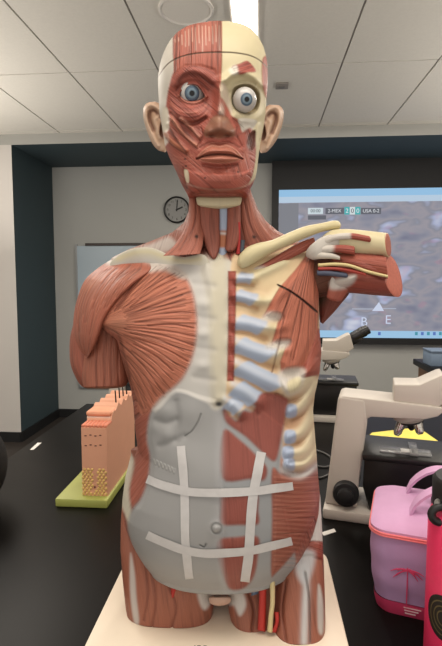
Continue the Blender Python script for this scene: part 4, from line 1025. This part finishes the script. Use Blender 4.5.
# ================================================================== SCREEN
ys_ = YB - .10
def SP(px, py): return WY(px, py, ys_)
TLc, BRc = SP(279, 190), SP(279, 337)
SX0 = TLc.x; SZ1 = TLc.z; SZ0 = BRc.z; SW = (SZ1 - SZ0) * 1.78; ZT = SP(279, 156).z; ZB = SP(279, 343.5).z
t = empty('projection_screen', (SX0 + SW / 2, ys_, (SZ0 + SZ1) / 2), 0, 'large black framed screen lit with a blurred sports video', 'screen')
sxl, szc = -SW / 2, (SZ1 - SZ0) / 2; cxS, czS = SX0 + SW / 2, (SZ0 + SZ1) / 2
m_bz = mat('screen_black_border', (18, 18, 20), .6)
MB().box(sxl - .075, -sxl + .075, .006, .05, szc, ZT - czS, .003).box(sxl - .075, sxl, .006, .05, -szc, szc).box(-sxl, -sxl + .075, .006, .05, -szc, szc).box(sxl - .075, -sxl + .075, .004, .05, ZB - czS, -szc, .003).build('frame', m_bz, t, smooth=False)
MB().box(sxl - .09, -sxl + .09, -.02, .06, ZT - czS, ZT - czS + .05, .004).build('roller_case', mat('roller_case_grey', (60, 62, 66), .5), t)
def scr_mat():
    m = bpy.data.materials.new('video_picture'); m.use_nodes = True; nt = m.node_tree; N = nt.nodes; L = nt.links; b = N['Principled BSDF']
    tc = N.new('ShaderNodeTexCoord'); mpn = N.new('ShaderNodeMapping'); mpn.inputs['Scale'].default_value = (1.6, 1, 3.2); L.new(tc.outputs['Object'], mpn.inputs['Vector'])
    n1 = N.new('ShaderNodeTexNoise'); n1.inputs['Scale'].default_value = 1.6; n1.inputs['Detail'].default_value = 2; L.new(mpn.outputs[0], n1.inputs['Vector'])
    r = N.new('ShaderNodeValToRGB'); e = r.color_ramp.elements
    e[0].position = .30; e[0].color = (*lin((112, 116, 140)), 1); e[1].position = .72; e[1].color = (*lin((206, 210, 226)), 1)
    for p_, c_ in ((.42, (140, 142, 158)), (.50, (156, 152, 162)), (.56, (138, 140, 154)), (.62, (168, 176, 206))):
        k = r.color_ramp.elements.new(p_); k.color = (*lin(c_), 1)
    L.new(n1.outputs['Fac'], r.inputs[0])
    n2 = N.new('ShaderNodeTexNoise'); n2.inputs['Scale'].default_value = 3.4; n2.inputs['Detail'].default_value = 1; L.new(mpn.outputs[0], n2.inputs['Vector'])
    mr = N.new('ShaderNodeMapRange'); mr.inputs[1].default_value = .60; mr.inputs[2].default_value = .70; mr.inputs[4].default_value = .30; L.new(n2.outputs['Fac'], mr.inputs[0])
    mx = N.new('ShaderNodeMix'); mx.data_type = 'RGBA'; mx.inputs['B'].default_value = (*lin((176, 120, 150)), 1)
    L.new(mr.outputs[0], mx.inputs['Factor']); L.new(r.outputs[0], mx.inputs['A'])
    b.inputs['Base Color'].default_value = (.02, .02, .02, 1); b.inputs['Roughness'].default_value = .7
    L.new(mx.outputs['Result'], b.inputs['Emission Color']); b.inputs['Emission Strength'].default_value = .86
    return m
def glow(name, rgb, st=.9): return mat(name, tuple(int(v * .1) for v in rgb), .7, emit=rgb, estr=st)
pic = MB().box(sxl, -sxl, 0, .006, -szc, szc).build('video_image', scr_mat(), t, smooth=False)
def sbox(name, x0, y0, x1, y1, m, dy=-.001):
    a, b_ = SP(x0, y0), SP(x1, y1)
    return MB().box(a.x - cxS, b_.x - cxS, dy, 0, b_.z - czS, a.z - czS).build(name, m, pic, smooth=False)
b1 = SP(279, 197).z - czS; b2 = SP(279, 203).z - czS; b3 = SP(279, 330).z - czS
MB().box(sxl, -sxl, -.001, 0, b1, szc).build('browser_tab_bar', glow('bar_blue', (150, 196, 232)), pic, smooth=False)
MB().box(sxl, -sxl, -.001, 0, b2, b1).build('browser_address_bar', glow('bar_pale', (186, 208, 228)), pic, smooth=False)
MB().box(sxl, -sxl, -.001, 0, -szc, b3).build('task_bar', glow('bar_task', (158, 200, 232)), pic, smooth=False)
sbox('page_margin', 279, 203.5, 297, 329.5, glow('margin_grey', (128, 130, 138)), -.0008)
sbox('score_clock', 308, 208, 323, 214, glow('score_white', (206, 220, 226)), -.0015)
sbox('score_team', 325.5, 208, 344, 214, glow('score_dark', (96, 98, 108)), -.0015)
for k, c_ in enumerate(((70, 176, 180), (214, 224, 226), (70, 176, 180))):
    sbox('score_digit_box', 344.5 + k * 5.4, 207, 349.5 + k * 5.4, 214.5, glow('score_teal' if k != 1 else 'score_pale', c_), -.002)
sbox('score_team', 361, 208, 381, 214, glow('score_dark', (96, 98, 108)), -.0015)
sbox('score_note', 308, 215.5, 326, 219.5, glow('score_dark', (96, 98, 108)), -.0015)
def stext(s, x, y, hpx, m, name='score_text'):
    a = SP(x, y); return text_mesh(name, s, hpx / F * ys_ * 1.35, m, pic, (a.x - cxS, -.003, a.z - czS), (PI / 2, 0, 0), .0002)
gw, gd = glow('text_white', (226, 230, 236)), glow('text_dark', (40, 44, 54))
stext('00:00', 315.5, 211, 3.2, gd); stext('2-MEX', 334.5, 211, 3.4, gw); stext('USA 0-2', 371, 211, 3.4, gw)
stext('2', 347, 211, 4.4, gw); stext('0', 352.4, 211, 4.4, gd); stext('0', 357.8, 211, 4.4, gw)
gl = glow('shirt_glow', (206, 216, 238), .9)
stext('B', 364, 322, 9, gl, 'shirt_letter'); stext('E', 388, 320, 9, gl, 'shirt_letter')
a, b_, c_ = SP(372, 311), SP(384, 311), SP(379, 302)
MB().prism([(a.x - cxS, a.z - czS), (b_.x - cxS, b_.z - czS), (c_.x - cxS, c_.z - czS)], -.0015, 0).build('shirt_mark', gl, pic, smooth=False)
sbox('field_line', 352, 308.5, 373, 309.4, glow('line_pale', (180, 188, 206)), -.0012); sbox('field_line', 383, 308.2, 396, 309, glow('line_pale', (180, 188, 206)), -.0012)
for k, u in enumerate((378, 415, 421, 427, 433, 439)): sbox('task_icon', u, 332, u + 2.6, 335.2, glow('icon_blue', (90, 120, 190)) if k % 2 == 0 else glow('icon_teal', (70, 150, 170)), -.002)

# ================================================================== WHITEBOARD, CLOCK
a, b_ = WY(77, 246, YB - .02), WY(180, 388, YB - .02)
t = empty('whiteboard', ((a.x + b_.x) / 2, YB, (a.z + b_.z) / 2), 0, 'pale whiteboard on the back wall behind the red shoulder', 'whiteboard')
hw, hh = (b_.x - a.x) / 2, (a.z - b_.z) / 2
MB().box(-hw, hw, -.02, -.001, -hh, hh).build('board', mat('whiteboard_gloss', (176, 192, 204), .18), t, smooth=False)
MB().box(-hw - .02, -hw, -.026, -.001, -hh - .02, hh + .02).box(hw, hw + .02, -.026, -.001, -hh - .02, hh + .02).box(-hw, hw, -.026, -.001, -hh - .02, -hh).build('frame', mat('aluminium', (166, 168, 170), .35, metal=.6), t, smooth=False)
MB().box(-hw + .1, hw, -.035, -.001, hh, hh + .03).build('map_rail', mat('rail_brown', (60, 50, 46), .5), t, smooth=False)
cc = WY(177, 210, YB); rc = (WY(190, 210, YB) - WY(164, 210, YB)).length / 2
t = empty('wall_clock', (cc.x, YB, cc.z), 0, 'round wall clock with black rim on the grey back wall', 'clock')
RX = Matrix.Rotation(PI / 2, 4, 'X')
MB().lathe([(rc, .0), (rc, .03), (rc * .95, .035), (rc * .89, .03), (rc * .89, .012)], 48, RX).build('rim', mat('clock_black', (26, 26, 28), .4), t)
fc = MB().lathe([(rc * .9, .010), (rc * .9, .013), (0, .013)], 48, RX).build('face', mat('clock_face', (142, 142, 140), .5), t)
m_hd = mat('clock_hand_black', (18, 18, 18), .5)
def hand(ang, ln, wdt, dy):
    Mh = Matrix.Translation((0, dy, 0)) @ Matrix.Rotation(math.radians(ang), 4, 'Y')
    return MB().box(-wdt, wdt, -.001, .001, -ln * .15, ln, M=Mh).build('hand', m_hd, t, smooth=False)
hand(4, rc * .72, .006, -.017); hand(66, rc * .5, .008, -.020)
for k in range(1, 13):
    g = math.radians(k * 30); text_mesh('numeral', str(k), rc * .26, m_hd, fc, (math.sin(g) * rc * .70, -.0138, math.cos(g) * rc * .70), (PI / 2, 0, 0), .0003)

# ================================================================== SKIN BLOCK ON GREEN BOARD
zg = TABLE + .02
fl, fr_ = WZ(55.3, 506.6, TABLE), WZ(107, 509, TABLE); bl = WZ(83, 477, zg)
ang = 0.0
gx0, gx1, gy0 = fl.x, fr_.x, (fl.y + fr_.y) / 2; gy1 = bl.y
bxl, bxr = WZ(83, 495, zg), WZ(107.5, 496.5, zg)
t = empty('skin_model', ((gx0 + gx1) / 2, (gy0 + gy1) / 2, TABLE), 0, 'pink anatomical skin block with black hairs standing on a green board', 'anatomical model')
gox, goy = (gx0 + gx1) / 2, (gy0 + gy1) / 2
gy1 = max(gy1, gy0 + .30)
MB().box(gx0 - gox, gx1 - gox, gy0 - goy, gy1 - goy, 0, .02, .003).build('green_board', mat('board_green', (166, 172, 90), .5, noise=.08, nscale=12), t)
m_skin = mat('skin_pink', (222, 164, 134), .5, noise=.05, nscale=25)
m_skin2 = mat('skin_orange', (230, 160, 126), .5, noise=.08, nscale=60)
x0_, x1_ = bxl.x - gox, bxr.x - gox; y0_ = (bxl.y + bxr.y) / 2 - goy
zt = .02 + (bxl.y) * (495 - 421) / F
prof = [(y0_, .02), (y0_, zt - .002)]
for k in range(8): prof += [(y0_ + .003 + k * .005, zt + .003 * (k % 2)),]
yk = y0_ + .045
for k in range(22):
    y = yk + k * .0095; prof.append((y, zt + .013 + .006 * math.sin(k * 1.3) + .004 * min(k, 4)))
prof += [(yk + .21, zt + .02), (yk + .21, .02)]
MB().prism(prof, x0_, x1_, axis='x').build('block', m_skin, t, smooth=False)
b = MB(); random.seed(5)
for k in range(7):
    for l in range(6):
        cxk = x0_ + .004 + (x1_ - x0_ - .008) * k / 6; cyk = y0_ + .004 + l * .007
        bmesh.ops.create_icosphere(b.bm, subdivisions=2, radius=.0048, matrix=Matrix.Translation((cxk, cyk, zt + .002)))
b.build('papillae', mat('papilla_pink', (222, 138, 108), .5), t)
MB().box(x0_ - .004, x1_ - .002, yk - .004, yk + .16, zt + .014, zt + .027, .006, 3).build('outer_skin_slab', m_skin2, t)
MB().box(x0_ - .002, x1_ - .003, yk - .002, yk + .16, zt + .007, zt + .014, .002).build('white_skin_layer', mat('skin_pale', (226, 196, 178), .5), t)
m_fat = mat('fat_yellow', (224, 188, 116), .45)
b = MB()
zf = .022
for r in range(10):
    for k in range(7):
        x = x0_ + .003 + k * (x1_ - x0_ - .006) / 6 + (.003 if r % 2 else -.001); z = zf + .003 + r * .0066
        xm = (x0_ + x1_) / 2
        if z > zf + .063 - .012 * (k % 4 == 3): continue
        if abs(x - xm) < .0042 and z > zf + .016: continue
        if abs(abs(x - xm) - (zf + .022 - z) * .7) < .003 and z < zf + .02: continue
        if x < x0_ + .001 or x > x1_ - .001: continue
        bmesh.ops.create_icosphere(b.bm, subdivisions=2, radius=.0038, matrix=Matrix.Translation((x, y0_, z)) @ Matrix.Diagonal((1, .6, 1, 1)))
b.build('fat_layer', m_fat, t)
m_hair = mat('hair_black', (22, 18, 18), .5)
b = MB()
for zz in (zt - .022, zt - .046):
    for k in range(4):
        x = x0_ + .008 + k * .012; b.box(x, x + .005, y0_ - .0012, y0_ + .001, zz + .002 * (k % 2), zz + .0022 + .002 * (k % 2))
b.box((x0_ + x1_) / 2 - .0015, (x0_ + x1_) / 2 + .0015, y0_ - .003, y0_ + .001, zf + .018, zf + .022)
b.build('vessel_marks', mat('mark_dark', (96, 50, 44), .6), t)
for k in range(4):
    y = yk + .075 + k * .034; x = x1_ - .012
    MB().tube([(x, y, zt + .02), (x - .001, y, zt + .045), (x - .002, y, zt + .062)], [.0019, .0019, .0017], 10).build('hair', m_hair, t)

# ================================================================== LUNCH BAG
m_bt = mat('bag_pink_fabric', (206, 160, 198), .8, noise=.06, nscale=60, bump=.25)
m_bs = mat('bag_lilac_fabric', (176, 142, 184), .75, noise=.06, nscale=40, bump=.25)
m_bb = mat('bag_magenta', (196, 56, 98), .7, noise=.08, nscale=40)
m_zip = mat('zip_coral', (242, 130, 134), .6)
A_, B_ = WZ(373, 610, TABLE), WZ(412, 619, TABLE)
az = math.atan2(B_.y - A_.y, B_.x - A_.x)
BW, BD, BH = .23, .165, .141
bag = empty('lunch_bag', (A_.x, A_.y, TABLE), az, 'pink and lilac lunch bag with a coral zip at the right edge', 'bag')
def rr_ring(x0, x1, y0, y1, r, n=8): return rrect(x0, x1, y0, y1, r, n)
def bag_shell(name, z0, z1, m, grow=lambda z: 0.0, nz=14, top=False, bot=False):
    b = MB(); rings = []
    for i in range(nz + 1):
        z = z0 + (z1 - z0) * i / nz; g = grow(z)
        rings.append([b.bm.verts.new((x, y, z)) for x, y in rr_ring(-g, BW + g, -g, BD + g, .028)])
    n = len(rings[0])
    for A, B in zip(rings, rings[1:]):
        for k in range(n): b.bm.faces.new((A[k], A[(k + 1) % n], B[(k + 1) % n], B[k]))
    if top:
        c = [b.bm.verts.new((BW / 2 + (v.co.x - BW / 2) * .9, BD / 2 + (v.co.y - BD / 2) * .9, z1 + .006)) for v in rings[-1]]
        c2 = [b.bm.verts.new((BW / 2 + (v.co.x - BW / 2) * .5, BD / 2 + (v.co.y - BD / 2) * .5, z1 + .012)) for v in rings[-1]]
        for A, B in ((rings[-1], c), (c, c2)):
            for k in range(n): b.bm.faces.new((A[k], A[(k + 1) % n], B[(k + 1) % n], B[k]))
        b.bm.faces.new(c2)
    if bot: b.bm.faces.new(rings[0][::-1])
    return b.build(name, m, bag)
bul = lambda z: .004 * math.sin(PI * min(1, max(0, z / BH))) + .0006 * math.sin(z * 140) + .012 * (z / BH) - .004
bag_shell('body', .023, BH - .009, m_bs, bul)
bag_shell('bottom_band', .0, .023, m_bb, lambda z: bul(z) + .0012, bot=True, nz=5)
bag_shell('lid', BH - .004, BH, m_bt, bul, nz=4, top=True)
zo = MB()
for dz in (-.0085, -.005):
    ring = [(x, y, BH + dz) for x, y in rr_ring(-bul(BH) - .001, BW + bul(BH) + .001, -bul(BH) - .001, BD + bul(BH) + .001, .028)]
    zo.tube(ring, .0017, 8, closed=True)
zo.build('zip', m_zip, bag)
# palm print on the front
gx = .024; pm_ = m_bb
b = MB(); yp = -bul(.06) - .0015
b.box(gx + .0252, gx + .0268, yp - .0008, yp + .003, .022, .085)
for k in range(11):
    a0 = math.radians(-14 + k * 21); L_ = .016 + .006 * (k % 3)
    pts = [Vector((gx + .026 + math.cos(a0) * L_ * s, yp - .0004, .086 + math.sin(a0) * L_ * s * .55 - .012 * s * s - .004)) for s in (0, .33, .66, 1)]
    b.tube(pts, [.0009, .0012, .001, .0004], 6)
b.build('palm_print', pm_, bag)
b = MB()
for k in range(3): b.box(gx + .022 + k * .001, gx + .048 - k * .004, -bul(.015) - .0026, -bul(.015) - .0016, .0165 - k * .0045, .0178 - k * .0045)
b.build('print_lines', mat('print_white', (222, 190, 198), .7), bag)
def strap_band(name, pts, wv, th, m):
    b = MB(); rings = []
    for i, p in enumerate(pts):
        p = Vector(p); tdir = (Vector(pts[min(i + 1, len(pts) - 1)]) - Vector(pts[max(i - 1, 0)])).normalized(); n_ = tdir.cross(Vector(wv)).normalized(); w_ = Vector(wv)
        rings.append([b.bm.verts.new(p + w_ * a + n_ * c) for a, c in ((.5, th), (-.5, th), (-.5, -th), (.5, -th))])
    for A, B in zip(rings, rings[1:]):
        for k in range(4): b.bm.faces.new((A[k], A[(k + 1) % 4], B[(k + 1) % 4], B[k]))
    b.bm.faces.new(rings[0][::-1]); b.bm.faces.new(rings[-1])
    return b.build(name, m, bag)
arc = lambda x0, x1, h, y, n=14: [(x0 + (x1 - x0) * (i / n), y, BH + .004 + h * (math.sin(PI * i / n) ** .6)) for i in range(n + 1)]
strap_band('handle', arc(.045, .165, .055, BD * .82), (0, .028, 0), .002, m_bt)
strap_band('handle', arc(.05, .17, .055, BD * .30), (0, .028, 0), .002, m_bt)
MB().box(.085, .135, BD * .5, BD * .62, BH + .008, BH + .042, .008, 3).build('buckle', mat('buckle_black', (38, 36, 40), .5), bag)

# ================================================================== BOTTLE
m_hot = mat('bottle_hot_pink', (236, 56, 104), .42, noise=.05, nscale=200, bump=.1)
m_lid = mat('lid_black', (22, 21, 22), .5)
dB = .665; rB = .046
e0 = WY(427.5, 580, dB)
bc = Vector((e0.x + rB * 1.0, dB, TABLE))
zsh = WY(440, 515, dB - rB * .6).z - TABLE
bot = empty('water_bottle', bc, 0, 'hot pink water bottle with a black lid at the right edge', 'bottle')
MB().lathe([(rB - .006, 0), (rB - .001, .003), (rB, .008), (rB, zsh - .02), (rB - .003, zsh - .008), (rB - .010, zsh), (rB - .014, zsh + .004)], 64).build('body', m_hot, bot)
ld = MB().lathe([(rB - .012, zsh - .002), (rB - .004, zsh + .001), (rB - .004, zsh + .036), (rB - .008, zsh + .041), (0, zsh + .042)], 48).build('lid', m_lid, bot)
b = MB(); lp = []
for k in range(13):
    g = PI * (.5 + k / 12); lp.append((-(rB - .013) + math.cos(g) * .022 * .6 - .004, -.018 + .0 * k, zsh - .004 + math.sin(g) * .011))
b.tube(lp, .0055, 10); b.build('carry_loop', m_lid, bot)
MB().tube([(-(rB - .006), -.012, zsh + .012), (-(rB - .006) - .004, -.018, zsh + .012)], .0035, 14).build('loop_screw', mat('screw_steel', (190, 186, 182), .3, metal=.8), ld)
# round emblem wrapped on the body
ez = WY(438, 624, dB - rB * .9).z - TABLE; ea = math.radians(-138)
def disc(name, r0, r1, m, lift, sx_=1.0):
    b = MB(); n = 40; R_ = []
    for r in np.linspace(r0, r1, 5):
        R_.append([b.bm.verts.new(((rB + lift) * math.cos(ea + r * sx_ * math.cos(q) / rB), (rB + lift) * math.sin(ea + r * sx_ * math.cos(q) / rB), ez + r * math.sin(q) * 1.15)) for q in np.linspace(0, 2 * PI, n, endpoint=False)])
    for A, B in zip(R_, R_[1:]):
        for k in range(n): b.bm.faces.new((A[k], A[(k + 1) % n], B[(k + 1) % n], B[k]))
    return b.build(name, m, bot)
m_e1 = mat('emblem_black', (30, 26, 24), .5); m_e2 = mat('emblem_olive', (104, 92, 58), .5)
em = disc('emblem', .0004, .027, m_e1, .0006)
for r in (.008, .0135, .0195): 
    o = disc('emblem_ring', r, r + .0016, m_e2, .0010); o.parent = em

# ================================================================== SMALL THINGS ON THE BENCH
def slip(px, label):
    P = [WZ(x, y, TABLE) for x, y in px]; c = sum(P, Vector()) / len(P)
    b = MB(); b.prism([((p - c).x, (p - c).y) for p in P], .0002, .0012, axis='z'); o = b.build('paper_label', mat('label_white', (226, 222, 216), .6), None, c, smooth=False)
    tag(o, label, 'label', 'white paper labels stuck on the bench')
slip([(30, 450), (33.5, 450), (41.5, 443), (37.6, 443)], 'small white paper label on the bench near the left wall')
slip([(321, 533), (324, 536), (336, 532), (334, 529)], 'small white paper label on the bench beside the right hip')
P = [WZ(x, y, TABLE) for x, y in [(362, 445), (372, 436), (418, 430.5), (440, 446)]]; c = sum(P, Vector()) / 4
pd = empty('note_pad', c, 0, 'yellow note pad lying behind the near microscope stage', 'note pad')
MB().prism([((p - c).x, (p - c).y) for p in P], 0, .012, axis='z').build('pages', mat('paper_yellow', (232, 214, 96), .7), pd, smooth=False)
MB().prism([((p - c).x * 1.01, (p - c).y * 1.01) for p in P], -.0, .002, axis='z').build('backing_card', mat('card_grey', (120, 112, 100), .7), pd, smooth=False)
cbl = [WZ(x, y, TABLE + .003) for x, y in [(300, 446), (312, 449), (326, 454), (334, 462), (326, 467), (312, 466), (306, 472), (318, 478), (330, 474)]]
cbl = [Vector(v) for v in cr([tuple(p) for p in cbl], 50)]
c0_ = cbl[0].copy()
o = MB().tube([p - c0_ for p in cbl], .003, 8).build('power_cable', mat('cable_grey', (70, 68, 66), .5), None, c0_); tag(o, 'thin grey cable lying on the bench between torso and near microscope', 'cable')
# dark bag cut off by the left frame edge
q = WZ(-34, 506, TABLE)
t = empty('soft_bag', (q.x, q.y, TABLE), .3, 'black soft bag on the bench, cut off by the left frame edge', 'bag')
m_bp = mat('backpack_black', (13, 12, 12), .8, noise=.2, nscale=30, bump=.3)
b = MB(); bmesh.ops.create_uvsphere(b.bm, u_segments=32, v_segments=20, radius=1, matrix=Matrix.Translation((0, 0, .10)) @ Matrix.Diagonal((.095, .08, .115, 1)))
for v in b.bm.verts: v.co.z = max(v.co.z, 0.0)
b.build('bag_body', m_bp, t)
MB().box(-.06, .06, -.095, -.06, .01, .10, .015, 3).build('front_pocket', m_bp, t)
MB().tube([(-.03, 0, .205), (-.02, 0, .235), (.02, 0, .235), (.03, 0, .205)], .006, 10).build('carry_handle', m_bp, t)
